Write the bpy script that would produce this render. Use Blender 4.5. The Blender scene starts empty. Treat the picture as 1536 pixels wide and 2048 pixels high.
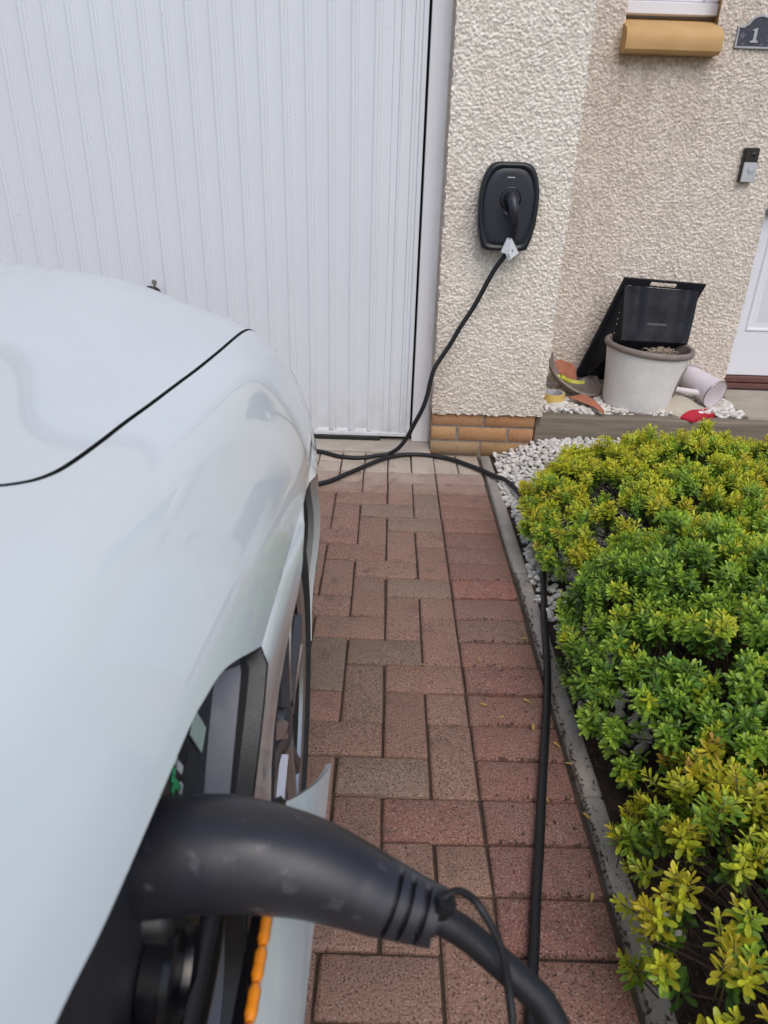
import bpy, math, random
import numpy as np
from mathutils import Matrix, Vector, Euler
from mathutils.geometry import delaunay_2d_cdt

rnd = random.Random(7)
rng = np.random.default_rng(11)
scene = bpy.context.scene
COL = scene.collection

# ------------------------------------------------------------------ camera, sky, sun, exposure
cam_d = bpy.data.cameras.new('camera')
cam = bpy.data.objects.new('camera', cam_d)
COL.objects.link(cam)
scene.camera = cam
cam_d.sensor_fit = 'AUTO'
cam_d.sensor_width = 36.0
cam_d.lens = 1408.9 / 2048 * 36.0
cam_d.clip_start = 0.02
cam_d.clip_end = 500
PITCH, YAW, ROLL, CAM_H = 0.455887774, 0.00273786335, -0.0322546198, 1.18012386
cp, sp = math.cos(PITCH), math.sin(PITCH)
cy, sy = math.cos(YAW), math.sin(YAW)
fwd = Vector((sy * cp, cy * cp, -sp))
right = Vector((cy, -sy, 0))
down = -right.cross(fwd)
cr, sr = math.cos(ROLL), math.sin(ROLL)
r2 = cr * right + sr * down
d2 = -sr * right + cr * down
m = Matrix((( r2.x, -d2.x, -fwd.x, 0), (r2.y, -d2.y, -fwd.y, 0), (r2.z, -d2.z, -fwd.z, CAM_H), (0, 0, 0, 1)))
cam.matrix_world = m
cam_d.dof.use_dof = True
cam_d.dof.focus_distance = 2.4
cam_d.dof.aperture_fstop = 10.0

SUN_EL, SUN_AZ = 50, 166        # degrees; azimuth clockwise from +Y (behind the camera, to its right)
world = bpy.data.worlds.new('World')
scene.world = world
world.use_nodes = True
wn = world.node_tree
bg = wn.nodes['Background']
sky = wn.nodes.new('ShaderNodeTexSky')
sky.sky_type = 'NISHITA'
sky.sun_disc = False
sky.sun_elevation = math.radians(SUN_EL)
sky.sun_rotation = math.radians(SUN_AZ)
sky.air_density = 1.0
sky.dust_density = 2.5
sky.ozone_density = 1.0
wn.links.new(sky.outputs['Color'], bg.inputs['Color'])
bg.inputs['Strength'].default_value = 0.15
sun_d = bpy.data.lights.new('sun', 'SUN')
sun_d.energy = 0.9
sun_d.angle = math.radians(50)
sun_d.color = (1.0, 0.985, 0.96)
sun = bpy.data.objects.new('sun', sun_d)
COL.objects.link(sun)
az, el = math.radians(SUN_AZ), math.radians(SUN_EL)
sv = Vector((math.sin(az) * math.cos(el), math.cos(az) * math.cos(el), math.sin(el)))
sun.rotation_euler = sv.to_track_quat('Z', 'Y').to_euler()
sun.location = sv * 20
vs = scene.view_settings
scene.display_settings.display_device = 'sRGB'
vs.view_transform = 'Standard'
vs.look = 'None'
vs.exposure = 0.2
vs.gamma = 1.0
vs.use_curve_mapping = False
scene.cycles.use_denoising = True
scene.cycles.max_bounces = 8

# ------------------------------------------------------------------ helpers
def tag(o, label=None, cat=None, group=None, kind=None):
    if label: o['label'] = label
    if cat: o['category'] = cat
    if group: o['group'] = group
    if kind: o['kind'] = kind
    return o

def empty(name, loc=(0, 0, 0), parent=None):
    o = bpy.data.objects.new(name, None)
    o.empty_display_size = 0.05
    COL.objects.link(o)
    o.location = loc
    if parent: set_parent(o, parent)
    return o

def wloc(o):
    v = Vector(o.location)
    return v

def set_parent(o, p):
    """children are given in world coordinates: cancel the parent's own offset"""
    o.parent = p
    o.matrix_parent_inverse = Matrix.Translation(-Vector(p.get('_w', (0, 0, 0))))
    return o

def thing(name, loc, label, cat, group=None):
    o = empty(name, loc)
    o['_w'] = tuple(loc)
    return tag(o, label, cat, group)

class MB:
    def __init__(s): s.v = []; s.f = []; s.n = 0
    def add(s, V, F):
        V = np.asarray(V, float).reshape(-1, 3)
        b = s.n
        s.v.append(V); s.n += len(V)
        s.f.extend([tuple(int(i) + b for i in f) for f in F])
        return s
    def box(s, lo, hi, bev=0.0, mtx=None):
        lo = np.array(lo, float); hi = np.array(hi, float)
        if bev <= 0:
            V = np.array([[x, y, z] for z in (lo[2], hi[2]) for y in (lo[1], hi[1]) for x in (lo[0], hi[0])])
            F = [(0, 2, 3, 1), (4, 5, 7, 6), (0, 1, 5, 4), (2, 6, 7, 3), (0, 4, 6, 2), (1, 3, 7, 5)]
        else:
            b = bev
            V = []; F = []
            def ring(z, i):
                return [(lo[0] + i, lo[1] + i, z), (hi[0] - i, lo[1] + i, z), (hi[0] - i, hi[1] - i, z), (lo[0] + i, hi[1] - i, z)]
            # octagonal corners in plan plus chamfered top and bottom
            def oct(z, i):
                c = b
                x0, x1, y0, y1 = lo[0] + i, hi[0] - i, lo[1] + i, hi[1] - i
                return [(x0 + c, y0, z), (x1 - c, y0, z), (x1, y0 + c, z), (x1, y1 - c, z), (x1 - c, y1, z), (x0 + c, y1, z), (x0, y1 - c, z), (x0, y0 + c, z)]
            R = [oct(lo[2], b), oct(lo[2] + b, 0), oct(hi[2] - b, 0), oct(hi[2], b)]
            for r in R: V += r
            for k in range(3):
                for j in range(8):
                    F.append((k * 8 + j, k * 8 + (j + 1) % 8, (k + 1) * 8 + (j + 1) % 8, (k + 1) * 8 + j))
            F.append(tuple(reversed(range(8)))); F.append(tuple(range(24, 32)))
            V = np.array(V)
        if mtx is not None:
            V = V @ np.array(mtx.to_3x3()).T + np.array(mtx.translation)
        return s.add(V, F)
    def rings(s, R, close=True, cap0=False, cap1=False):
        k = len(R); n = len(R[0])
        V = np.concatenate([np.asarray(r, float) for r in R])
        F = []
        for a in range(k - 1):
            for j in range(n if close else n - 1):
                j2 = (j + 1) % n
                F.append((a * n + j, a * n + j2, (a + 1) * n + j2, (a + 1) * n + j))
        if cap0: F.append(tuple(reversed(range(n))))
        if cap1: F.append(tuple(range((k - 1) * n, k * n)))
        return s.add(V, F)
    def tube(s, P, r, n=10, cap=True, sq=1.0, up=(0, 0, 1)):
        P = np.asarray(P, float); k = len(P)
        r = np.full(k, r) if np.isscalar(r) else np.asarray(r, float)
        T = np.gradient(P, axis=0); T /= np.linalg.norm(T, axis=1, keepdims=True) + 1e-12
        u = np.cross(T[0], up)
        if np.linalg.norm(u) < 1e-3: u = np.cross(T[0], (1, 0, 0))
        R = []
        a = np.linspace(0, 2 * np.pi, n, endpoint=False)
        for i in range(k):
            u = u - T[i] * u.dot(T[i]); u /= np.linalg.norm(u)
            w = np.cross(T[i], u)
            R.append(P[i] + r[i] * (np.cos(a)[:, None] * u + sq * np.sin(a)[:, None] * w))
        return s.rings(R, True, cap, cap)
    def lathe(s, prof, n=32, mtx=None, cap0=False, cap1=False):
        a = np.linspace(0, 2 * np.pi, n, endpoint=False)
        R = []
        for r, z in prof:
            ring = np.stack([r * np.cos(a), r * np.sin(a), np.full(n, z)], 1)
            if mtx is not None: ring = ring @ np.array(mtx.to_3x3()).T + np.array(mtx.translation)
            R.append(ring)
        return s.rings(R, True, cap0, cap1)
    def grid(s, G, flip=False):
        G = np.asarray(G, float); a, b = G.shape[:2]
        F = []
        for i in range(a - 1):
            for j in range(b - 1):
                q = (i * b + j, i * b + j + 1, (i + 1) * b + j + 1, (i + 1) * b + j)
                F.append(q[::-1] if flip else q)
        return s.add(G.reshape(-1, 3), F)
    def prism(s, poly, d):
        """closed polygon (3-D points) pushed along vector d"""
        P = np.asarray(poly, float); n = len(P); d = np.asarray(d, float)
        V = np.concatenate([P, P + d])
        F = [tuple(range(n))[::-1], tuple(range(n, 2 * n))] + [(i, (i + 1) % n, n + (i + 1) % n, n + i) for i in range(n)]
        return s.add(V, F)
    def mesh(s, name):
        me = bpy.data.meshes.new(name)
        V = np.concatenate(s.v) if s.v else np.zeros((0, 3))
        me.from_pydata(V.tolist(), [], s.f)
        me.validate()
        return me
    def obj(s, name, mat, parent=None, smooth=None, **tags):
        me = s.mesh(name)
        if mat is not None: me.materials.append(mat)
        if smooth is not None: shade(me, smooth)
        o = bpy.data.objects.new(name, me)
        COL.objects.link(o)
        if parent is not None: set_parent(o, parent)
        fix_normals(me)
        if tags: tag(o, **tags)
        return o

import bmesh
def fix_normals(me):
    bm = bmesh.new(); bm.from_mesh(me)
    bmesh.ops.recalc_face_normals(bm, faces=bm.faces)
    bm.to_mesh(me); bm.free()

def shade(me, angle=40):
    """smooth shading with sharp edges above an angle"""
    bm = bmesh.new(); bm.from_mesh(me)
    lim = math.radians(angle)
    for f in bm.faces: f.smooth = True
    for e in bm.edges:
        if len(e.link_faces) == 2:
            e.smooth = e.calc_face_angle(0) < lim
    bm.to_mesh(me); bm.free()

def inst(name, me, loc, rot, scale, parent, color=None):
    o = bpy.data.objects.new(name, me)
    COL.objects.link(o)
    o.location = loc
    o.rotation_euler = rot
    o.scale = scale if hasattr(scale, '__len__') else (scale,) * 3
    if parent is not None: set_parent(o, parent)
    if color is not None: o.color = (*color, 1)
    return o

def spline(P, n=8):
    """Catmull-Rom through the points"""
    P = np.asarray(P, float)
    Q = np.vstack([2 * P[0] - P[1], P, 2 * P[-1] - P[-2]])
    out = []
    for i in range(1, len(Q) - 2):
        p0, p1, p2, p3 = Q[i - 1:i + 3]
        for t in np.linspace(0, 1, n, endpoint=False):
            out.append(.5 * ((2 * p1) + (p2 - p0) * t + (2 * p0 - 5 * p1 + 4 * p2 - p3) * t * t + (3 * p1 - p0 - 3 * p2 + p3) * t ** 3))
    out.append(P[-1])
    return np.array(out)

def sm(a, b, x):
    t = np.clip((np.asarray(x, float) - a) / (b - a), 0, 1)
    return t * t * (3 - 2 * t)

def vnoise(x, y, seed=0):
    """cheap smooth 2-D value noise in -1..1"""
    x = np.asarray(x, float); y = np.asarray(y, float)
    def h(i, j):
        k = (i.astype(np.int64) * 374761393 + j.astype(np.int64) * 668265263 + seed * 1442695041) & 0xffffffff
        k = ((k ^ (k >> 13)) * 1274126177) & 0xffffffff
        return ((k ^ (k >> 16)) & 0xffff) / 32767.5 - 1
    i = np.floor(x); j = np.floor(y); u = x - i; v = y - j
    u = u * u * (3 - 2 * u); v = v * v * (3 - 2 * v)
    return (h(i, j) * (1 - u) + h(i + 1, j) * u) * (1 - v) + (h(i, j + 1) * (1 - u) + h(i + 1, j + 1) * u) * v

# ------------------------------------------------------------------ materials
class NT:
    def __init__(s, name):
        s.m = bpy.data.materials.new(name); s.m.use_nodes = True
        s.t = s.m.node_tree; s.b = s.t.nodes['Principled BSDF']
    def n(s, typ, **kw):
        nd = s.t.nodes.new(typ)
        for k, v in kw.items(): setattr(nd, k, v)
        return nd
    def l(s, a, b): s.t.links.new(a, b)
    def set(s, **kw):
        for k, v in kw.items():
            s.b.inputs[k.replace('_', ' ')].default_value = v
    def coord(s, which='Object', scale=1.0):
        tc = s.n('ShaderNodeTexCoord')
        if which == 'World':
            g = s.n('ShaderNodeNewGeometry'); return g.outputs['Position']
        return tc.outputs[which]
    def noise(s, vec, scale, detail=3, rough=.6):
        nd = s.n('ShaderNodeTexNoise'); nd.inputs['Scale'].default_value = scale
        nd.inputs['Detail'].default_value = detail; nd.inputs['Roughness'].default_value = rough
        s.l(vec, nd.inputs['Vector']); return nd
    def ramp(s, fac, stops):
        nd = s.n('ShaderNodeValToRGB'); cr = nd.color_ramp
        while len(cr.elements) < len(stops): cr.elements.new(0.5)
        for e, (p, c) in zip(cr.elements, stops):
            e.position = p; e.color = (*c, 1) if hasattr(c, '__len__') else (c, c, c, 1)
        s.l(fac, nd.inputs['Fac']); return nd.outputs['Color']
    def mix(s, fac, a, b, typ='MIX'):
        nd = s.n('ShaderNodeMix'); nd.data_type = 'RGBA'; nd.blend_type = typ
        for sock, v in ((nd.inputs[0], fac), (nd.inputs[6], a), (nd.inputs[7], b)):
            if hasattr(v, 'is_linked') or hasattr(v, 'links'): s.l(v, sock)
            elif hasattr(v, '__len__'): sock.default_value = (*v, 1)
            else: sock.default_value = v
        return nd.outputs[2]
    def math(s, op, a, b=None):
        nd = s.n('ShaderNodeMath', operation=op)
        for sock, v in ((nd.inputs[0], a), (nd.inputs[1], b)):
            if v is None: continue
            if hasattr(v, 'links'): s.l(v, sock)
            else: sock.default_value = v
        return nd.outputs[0]
    def bump(s, h, strength=.3, dist=.01):
        nd = s.n('ShaderNodeBump'); nd.inputs['Strength'].default_value = strength; nd.inputs['Distance'].default_value = dist
        s.l(h, nd.inputs['Height']); s.l(nd.outputs['Normal'], s.b.inputs['Normal']); return nd

def simple(name, col, rough=.5, metal=0., spec=.5, var=.0, scale=30, bump=0., bscale=200, coat=0.):
    t = NT(name)
    t.set(Base_Color=(*col, 1), Roughness=rough, Metallic=metal, Specular_IOR_Level=spec)
    if coat: t.set(Coat_Weight=coat, Coat_Roughness=.03)
    v = t.coord()
    if var:
        nz = t.noise(v, scale, 5, .65)
        c = t.ramp(nz.outputs['Fac'], [(.3, tuple(x * (1 - var) for x in col)), (.7, tuple(min(1, x * (1 + var)) for x in col))])
        t.l(c, t.b.inputs['Base Color'])
        r = t.ramp(nz.outputs['Fac'], [(.3, min(1, rough * 1.15)), (.7, rough * .85)])
        t.l(r, t.b.inputs['Roughness'])
    if bump:
        nb = t.noise(v, bscale, 4, .6); t.bump(nb.outputs['Fac'], bump, .003)
    return t.m

M = {}
def mat_paint():
    t = NT('white_car_paint')
    t.set(Base_Color=(.66, .70, .72, 1), Roughness=.32, Specular_IOR_Level=.5, Coat_Weight=1.0, Coat_Roughness=.015, Coat_IOR=1.5)
    v = t.coord('World')
    nz = t.noise(v, 7, 4, .6)
    c = t.ramp(nz.outputs['Fac'], [(.3, (.655, .715, .735)), (.7, (.685, .74, .76))])
    # specks of dust and road film
    n2 = t.noise(v, 900, 2, .5)
    sp_ = t.ramp(n2.outputs['Fac'], [(.70, 0.0), (.78, .35)])
    t.l(t.mix(sp_, c, (.55, .54, .5)), t.b.inputs['Base Color'])
    t.l(t.ramp(nz.outputs['Fac'], [(.35, .012), (.75, .05)]), t.b.inputs['Coat Roughness'])
    return t.m
M['paint'] = mat_paint()
M['black_plastic'] = simple('black_plastic', (.014, .015, .017), .42, var=.25, scale=25, bump=.15, bscale=500)
M['dark_trim'] = simple('dark_grey_trim', (.026, .027, .034), .55, var=.12, scale=40, bump=.1, bscale=700)
M['bevel_trim'] = simple('grey_trim', (.15, .155, .185), .5, var=.06, scale=40, bump=.1, bscale=700)
M['gloss_black'] = simple('gloss_black', (.008, .008, .010), .18, var=.2, scale=30)
M['rubber'] = simple('tyre_rubber', (.022, .022, .023), .75, var=.3, scale=40, bump=.3, bscale=300)
M['cable'] = simple('cable_rubber', (.007, .007, .009), .55, var=.3, scale=40, bump=.15, bscale=300)
def mat_plug():
    t = NT('plug_plastic')
    v = t.coord('World')
    nz = t.noise(v, 14, 4, .6)
    c = t.ramp(nz.outputs['Fac'], [(.3, (.016, .017, .023)), (.75, (.030, .031, .038))])
    sc_ = t.noise(v, 70, 3, .5)
    wear = t.ramp(sc_.outputs['Fac'], [(.63, 0.0), (.73, .3)])
    t.l(t.mix(wear, c, (.16, .16, .18)), t.b.inputs['Base Color'])
    t.set(Roughness=.37)
    nb = t.noise(v, 900, 3, .6); t.bump(nb.outputs['Fac'], .12, .001)
    return t.m
M['plug'] = mat_plug()
M['rim_light'] = simple('machined_alloy', (.50, .48, .48), .36, .9, var=.08, scale=60)
M['rim_dark'] = simple('dark_alloy', (.10, .10, .115), .40, .6, var=.15, scale=60)
M['disc'] = simple('brake_disc', (.18, .17, .17), .4, .9, var=.2, scale=50)
M['glass'] = simple('dark_glass', (.010, .013, .014), .04, 0, .6)
M['lamp_glass'] = simple('lamp_lens', (.22, .24, .26), .06, 0, .6, coat=1)
M['under'] = simple('underbody_black', (.006, .006, .006), .8)
M['orange'] = simple('orange_seal', (.85, .27, .015), .35, var=.1, scale=80)
M['sticker'] = simple('pale_green_sticker', (.46, .58, .50), .5, var=.04, scale=60)
M['white_print'] = simple('white_print', (.65, .68, .68), .5)
M['green_print'] = simple('green_print', (.04, .42, .16), .5)

def mat_door():
    t = NT('white_door_paint')
    v = t.coord('World')
    big = t.noise(v, 1.6, 4, .6)
    c = t.ramp(big.outputs['Fac'], [(.3, (.645, .675, .715)), (.7, (.675, .71, .745))])
    mp = t.n('ShaderNodeMapping'); mp.inputs['Scale'].default_value = (60, 60, 900); t.l(v, mp.inputs['Vector'])
    fine = t.noise(mp.outputs['Vector'], 1, 3, .6)
    c = t.mix(.08, c, t.ramp(fine.outputs['Fac'], [(.3, .5), (.7, .8)]))
    sp_ = t.noise(v, 55, 2, .4)
    dirt = t.ramp(sp_.outputs['Fac'], [(.77, 0.0), (.80, .5)])
    c = t.mix(dirt, c, (.25, .2, .17))
    sepz = t.n('ShaderNodeSeparateXYZ'); t.l(v, sepz.inputs[0])
    gz = t.n('ShaderNodeMapRange'); t.l(sepz.outputs['Z'], gz.inputs['Value']); gz.inputs['From Min'].default_value = .32; gz.inputs['From Max'].default_value = .03
    gn = t.noise(v, 13, 5, .7)
    c = t.mix(t.math('MULTIPLY', gz.outputs['Result'], t.ramp(gn.outputs['Fac'], [(.35, 0.0), (.75, .55)])), c, (.40, .36, .31))
    t.l(c, t.b.inputs['Base Color'])
    t.set(Roughness=.42, Specular_IOR_Level=.45)
    t.bump(fine.outputs['Fac'], .10, .002)
    return t.m
M['door'] = mat_door()
def mat_frame():
    t = NT('white_frame_paint')
    v = t.coord('World')
    nz = t.noise(v, 6, 5, .7)
    sep = t.n('ShaderNodeSeparateXYZ'); t.l(v, sep.inputs[0])
    # grime where the frame meets the wall
    e = t.n('ShaderNodeMapRange'); t.l(sep.outputs['X'], e.inputs['Value'])
    e.inputs['From Min'].default_value = .165; e.inputs['From Max'].default_value = .214
    g = t.math('MULTIPLY', e.outputs['Result'], t.ramp(nz.outputs['Fac'], [(.35, 0.0), (.75, 1.0)]))
    c = t.mix(t.math('MULTIPLY', g, .7), (.71, .71, .735), (.42, .37, .31))
    t.l(c, t.b.inputs['Base Color']); t.set(Roughness=.45)
    return t.m
M['frame'] = mat_frame()
M['upvc'] = simple('white_upvc', (.72, .72, .77), .35, var=.02, scale=5)
M['mastic'] = simple('beige_mastic', (.46, .40, .34), .8, var=.2, scale=40)

def mat_render():
    t = NT('roughcast_render')
    at = t.n('ShaderNodeAttribute'); at.attribute_name = 'col'
    t.l(at.outputs['Color'], t.b.inputs['Base Color'])
    t.set(Roughness=.92, Specular_IOR_Level=.25)
    v = t.coord('World')
    nb = t.noise(v, 420, 4, .65); t.bump(nb.outputs['Fac'], .5, .003)
    return t.m
M['render'] = mat_render()
def mat_render_far():
    t = NT('roughcast_far')
    v = t.coord('World')
    vo = t.n('ShaderNodeTexVoronoi'); vo.inputs['Scale'].default_value = 75; t.l(v, vo.inputs['Vector'])
    t.l(t.ramp(vo.outputs['Color'], [(.0, (.46, .40, .32)), (1, (.66, .60, .52))]), t.b.inputs['Base Color'])
    t.set(Roughness=.92, Specular_IOR_Level=.25)
    t.bump(vo.outputs['Distance'], .9, .006)
    return t.m
M['render_far'] = mat_render_far()
def mat_brick():
    t = NT('buff_brick')
    oi = t.n('ShaderNodeObjectInfo')
    v = t.coord('World')
    n1 = t.noise(v, 18, 4, .6)
    c = t.mix(t.ramp(n1.outputs['Fac'], [(.3, 0.0), (.75, .45)]), oi.outputs['Color'], (.50, .30, .15))
    mp = t.n('ShaderNodeMapping'); mp.inputs['Scale'].default_value = (160, 160, 110); t.l(v, mp.inputs['Vector'])
    n2 = t.noise(mp.outputs['Vector'], 1, 3, .6)
    c = t.mix(t.ramp(n2.outputs['Fac'], [(.60, 0.0), (.69, .85)]), c, (.10, .05, .028))
    t.l(c, t.b.inputs['Base Color']); t.set(Roughness=.85, Specular_IOR_Level=.3)
    t.bump(n2.outputs['Fac'], .45, .003)
    return t.m
M['brick'] = mat_brick()
M['mortar'] = simple('grey_mortar', (.24, .20, .165), .95, var=.35, scale=60, bump=.6, bscale=300)

def mat_paving():
    t = NT('paving_block')
    oi = t.n('ShaderNodeObjectInfo')
    v = t.coord('World')
    base = oi.outputs['Color']
    n1 = t.noise(v, 11, 5, .65)
    c = t.mix(t.ramp(n1.outputs['Fac'], [(.30, 0.0), (.70, .55)]), base, (.25, .165, .125))
    # exposed aggregate: dark pits and pale grains
    n2 = t.noise(v, 250, 3, .62)
    c = t.mix(t.ramp(n2.outputs['Fac'], [(.38, .9), (.48, 0.0)]), c, (.06, .034, .03))
    n3 = t.noise(v, 300, 2, .5)
    c = t.mix(t.ramp(n3.outputs['Fac'], [(.58, 0.0), (.67, .65)]), c, (.50, .39, .33))
    # old pale cement dust near the garage threshold
    sep = t.n('ShaderNodeSeparateXYZ'); t.l(v, sep.inputs[0])
    n4 = t.noise(v, 5, 5, .65)
    yy = t.math('ADD', sep.outputs['Y'], t.math('MULTIPLY', n4.outputs['Fac'], .45))
    mr = t.n('ShaderNodeMapRange'); t.l(yy, mr.inputs['Value'])
    mr.inputs['From Min'].default_value = 2.78; mr.inputs['From Max'].default_value = 3.12
    c = t.mix(t.math('MULTIPLY', mr.outputs['Result'], .8), c, (.50, .42, .345))
    # dark damp mossy blotches
    n5 = t.noise(v, 16, 4, .6)
    c = t.mix(t.ramp(n5.outputs['Fac'], [(.56, 0.0), (.76, .6)]), c, (.085, .07, .05))
    t.l(c, t.b.inputs['Base Color'])
    t.set(Roughness=.82, Specular_IOR_Level=.35)
    hh = t.math('ADD', n2.outputs['Fac'], t.math('MULTIPLY', n3.outputs['Fac'], .6))
    t.bump(hh, .55, .0035)
    return t.m
M['paving'] = mat_paving()
def mat_bedding():
    t = NT('joint_sand')
    v = t.coord('World'); n1 = t.noise(v, 25, 5, .7)
    t.l(t.ramp(n1.outputs['Fac'], [(.3, (.045, .032, .024)), (.55, (.085, .06, .042)), (.75, (.07, .075, .035))]), t.b.inputs['Base Color'])
    t.set(Roughness=1.0); n2 = t.noise(v, 500, 3, .6); t.bump(n2.outputs['Fac'], .6, .004)
    return t.m
M['bedding'] = mat_bedding()
def mat_concrete(name, a, b, sc=14):
    t = NT(name)
    v = t.coord('World'); n1 = t.noise(v, sc, 6, .7)
    c = t.ramp(n1.outputs['Fac'], [(.3, a), (.7, b)])
    n2 = t.noise(v, 380, 2, .5)
    c = t.mix(t.ramp(n2.outputs['Fac'], [(.30, .6), (.42, 0.0)]), c, tuple(x * .35 for x in a))
    t.l(c, t.b.inputs['Base Color']); t.set(Roughness=.9, Specular_IOR_Level=.3)
    t.bump(n2.outputs['Fac'], .4, .003)
    return t.m
M['kerb'] = mat_concrete('kerb_concrete', (.29, .26, .23), (.40, .37, .335))
M['threshold'] = mat_concrete('threshold_concrete', (.36, .31, .26), (.46, .41, .35))
M['slab'] = mat_concrete('slab_concrete', (.34, .30, .23), (.46, .41, .33), 7)
M['soil'] = mat_concrete('garden_soil', (.030, .020, .016), (.065, .045, .034), 22)
M['ground'] = mat_concrete('ground', (.10, .085, .07), (.16, .14, .12), 3)
def mat_wood():
    t = NT('weathered_sleeper')
    v = t.coord('World')
    mp = t.n('ShaderNodeMapping'); mp.inputs['Scale'].default_value = (3, 60, 70); t.l(v, mp.inputs['Vector'])
    n1 = t.noise(mp.outputs['Vector'], 1, 6, .65)
    c = t.ramp(n1.outputs['Fac'], [(.25, (.13, .105, .08)), (.5, (.21, .175, .135)), (.75, (.29, .25, .19))])
    n2 = t.noise(v, 9, 4, .6)
    c = t.mix(t.ramp(n2.outputs['Fac'], [(.55, 0.0), (.8, .5)]), c, (.16, .14, .085))
    vo = t.n('ShaderNodeTexVoronoi'); vo.inputs['Scale'].default_value = 3.1; t.l(v, vo.inputs['Vector'])
    c = t.mix(t.ramp(vo.outputs['Distance'], [(.04, .8), (.075, 0.0)]), c, (.05, .035, .025))
    t.l(c, t.b.inputs['Base Color']); t.set(Roughness=.9, Specular_IOR_Level=.25)
    t.bump(n1.outputs['Fac'], .45, .004)
    return t.m
M['wood'] = mat_wood()
def mat_stone():
    t = NT('white_stone')
    oi = t.n('ShaderNodeObjectInfo')
    v = t.coord('World'); n1 = t.noise(v, 60, 5, .65)
    c = t.mix(t.ramp(n1.outputs['Fac'], [(.35, .75), (.62, 0.0)]), (.80, .79, .77), (.50, .46, .40))
    c = t.mix(1.0, c, oi.outputs['Color'], 'MULTIPLY')
    t.l(c, t.b.inputs['Base Color']); t.set(Roughness=.75, Specular_IOR_Level=.35)
    n2 = t.noise(v, 180, 4, .6); t.bump(n2.outputs['Fac'], .35, .003)
    return t.m
M['stone'] = mat_stone()
def mat_leaf():
    t = NT('hebe_leaf')
    at = t.n('ShaderNodeAttribute'); at.attribute_name = 'col'
    t.l(at.outputs['Color'], t.b.inputs['Base Color'])
    t.set(Roughness=.38, Specular_IOR_Level=.5)
    tr = t.n('ShaderNodeBsdfTranslucent'); 
    hs = t.n('ShaderNodeHueSaturation'); hs.inputs['Value'].default_value = 1.2; hs.inputs['Saturation'].default_value = 1.1
    t.l(at.outputs['Color'], hs.inputs['Color']); t.l(hs.outputs['Color'], tr.inputs['Color'])
    mx = t.n('ShaderNodeMixShader'); mx.inputs[0].default_value = .28
    t.l(t.b.outputs['BSDF'], mx.inputs[1]); t.l(tr.outputs['BSDF'], mx.inputs[2])
    t.l(mx.outputs['Shader'], t.t.nodes['Material Output'].inputs['Surface'])
    return t.m
M['leaf'] = mat_leaf()
M['stem'] = simple('brown_stem', (.085, .055, .045), .85, var=.35, scale=60)
M['litter'] = simple('dead_leaf', (.055, .034, .022), .9, var=.5, scale=90)
M['fallen'] = simple('yellow_dead_leaf', (.42, .28, .06), .6, var=.25, scale=90)
def mat_pot():
    t = NT('speckled_pot')
    v = t.coord('World'); n1 = t.noise(v, 9, 5, .65)
    c = t.ramp(n1.outputs['Fac'], [(.3, (.68, .65, .62)), (.7, (.78, .76, .74))])
    n2 = t.noise(v, 95, 3, .6)
    c = t.mix(t.ramp(n2.outputs['Fac'], [(.64, 0.0), (.72, .6)]), c, (.20, .17, .14))
    t.l(c, t.b.inputs['Base Color']); t.set(Roughness=.7)
    return t.m
M['pot'] = mat_pot()
M['pot_rim'] = simple('taupe_plastic', (.21, .17, .15), .6, var=.15, scale=20)
M['crate'] = simple('crate_plastic', (.008, .009, .014), .62, spec=.25, var=.35, scale=14, bump=.1, bscale=200)
M['crate_worn'] = simple('worn_crate_mark', (.5, .49, .48), .4, var=.3, scale=60)
M['terracotta'] = simple('terracotta', (.40, .15, .085), .8, var=.2, scale=25, bump=.2, bscale=200)
M['bowl'] = simple('weathered_bowl', (.24, .20, .175), .75, var=.2, scale=20, bump=.2, bscale=150)
M['yellow_tape'] = simple('yellow_tape', (.66, .47, .14), .45, var=.1, scale=40)
M['tape_core'] = simple('tape_core', (.42, .41, .43), .7, var=.5, scale=70)
M['peel'] = simple('yellow_green_strip', (.50, .50, .05), .5, var=.3, scale=50)
M['can'] = simple('lilac_white_can', (.70, .64, .67), .4, var=.06, scale=18)
M['bag_cream'] = simple('cream_canvas', (.50, .45, .35), .75, var=.15, scale=18, bump=.2, bscale=250)
M['bag_red'] = simple('red_canvas', (.45, .010, .030), .65, var=.15, scale=25)
M['straw'] = simple('dry_root', (.42, .33, .24), .85, var=.3, scale=80)
M['sill'] = None
def mat_sill():
    t = NT('buff_cast_stone')
    v = t.coord('World'); n1 = t.noise(v, 9, 5, .6)
    c = t.ramp(n1.outputs['Fac'], [(.3, (.50, .31, .13)), (.7, (.58, .375, .175))])
    n2 = t.noise(v, 45, 4, .6)
    c = t.mix(t.ramp(n2.outputs['Fac'], [(.7, 0.0), (.82, .5)]), c, (.22, .13, .07))
    t.l(c, t.b.inputs['Base Color']); t.set(Roughness=.8, Specular_IOR_Level=.3)
    n3 = t.noise(v, 400, 3, .6); t.bump(n3.outputs['Fac'], .2, .002)
    return t.m
M['sill'] = mat_sill()
M['brown_wood'] = simple('brown_threshold', (.125, .05, .042), .45, var=.25, scale=25)
M['slate'] = simple('slate_plaque', (.030, .033, .055), .4, var=.35, scale=60, bump=.3, bscale=120)
M['pewter'] = simple('pewter_edge', (.36, .36, .38), .4, .4, var=.2, scale=60)
M['chrome'] = simple('satin_silver', (.50, .52, .56), .32, .55, var=.05, scale=40)
def mat_charger():
    t = NT('charger_shell')
    t.set(Base_Color=(.009, .010, .015, 1), Roughness=.34)
    v = t.coord('World'); nb = t.noise(v, 900, 3, .6); t.bump(nb.outputs['Fac'], .1, .001)
    return t.m
M['charger'] = mat_charger()
M['charger_face'] = simple('charger_face', (.013, .017, .027), .42, var=.1, scale=15)
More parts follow.
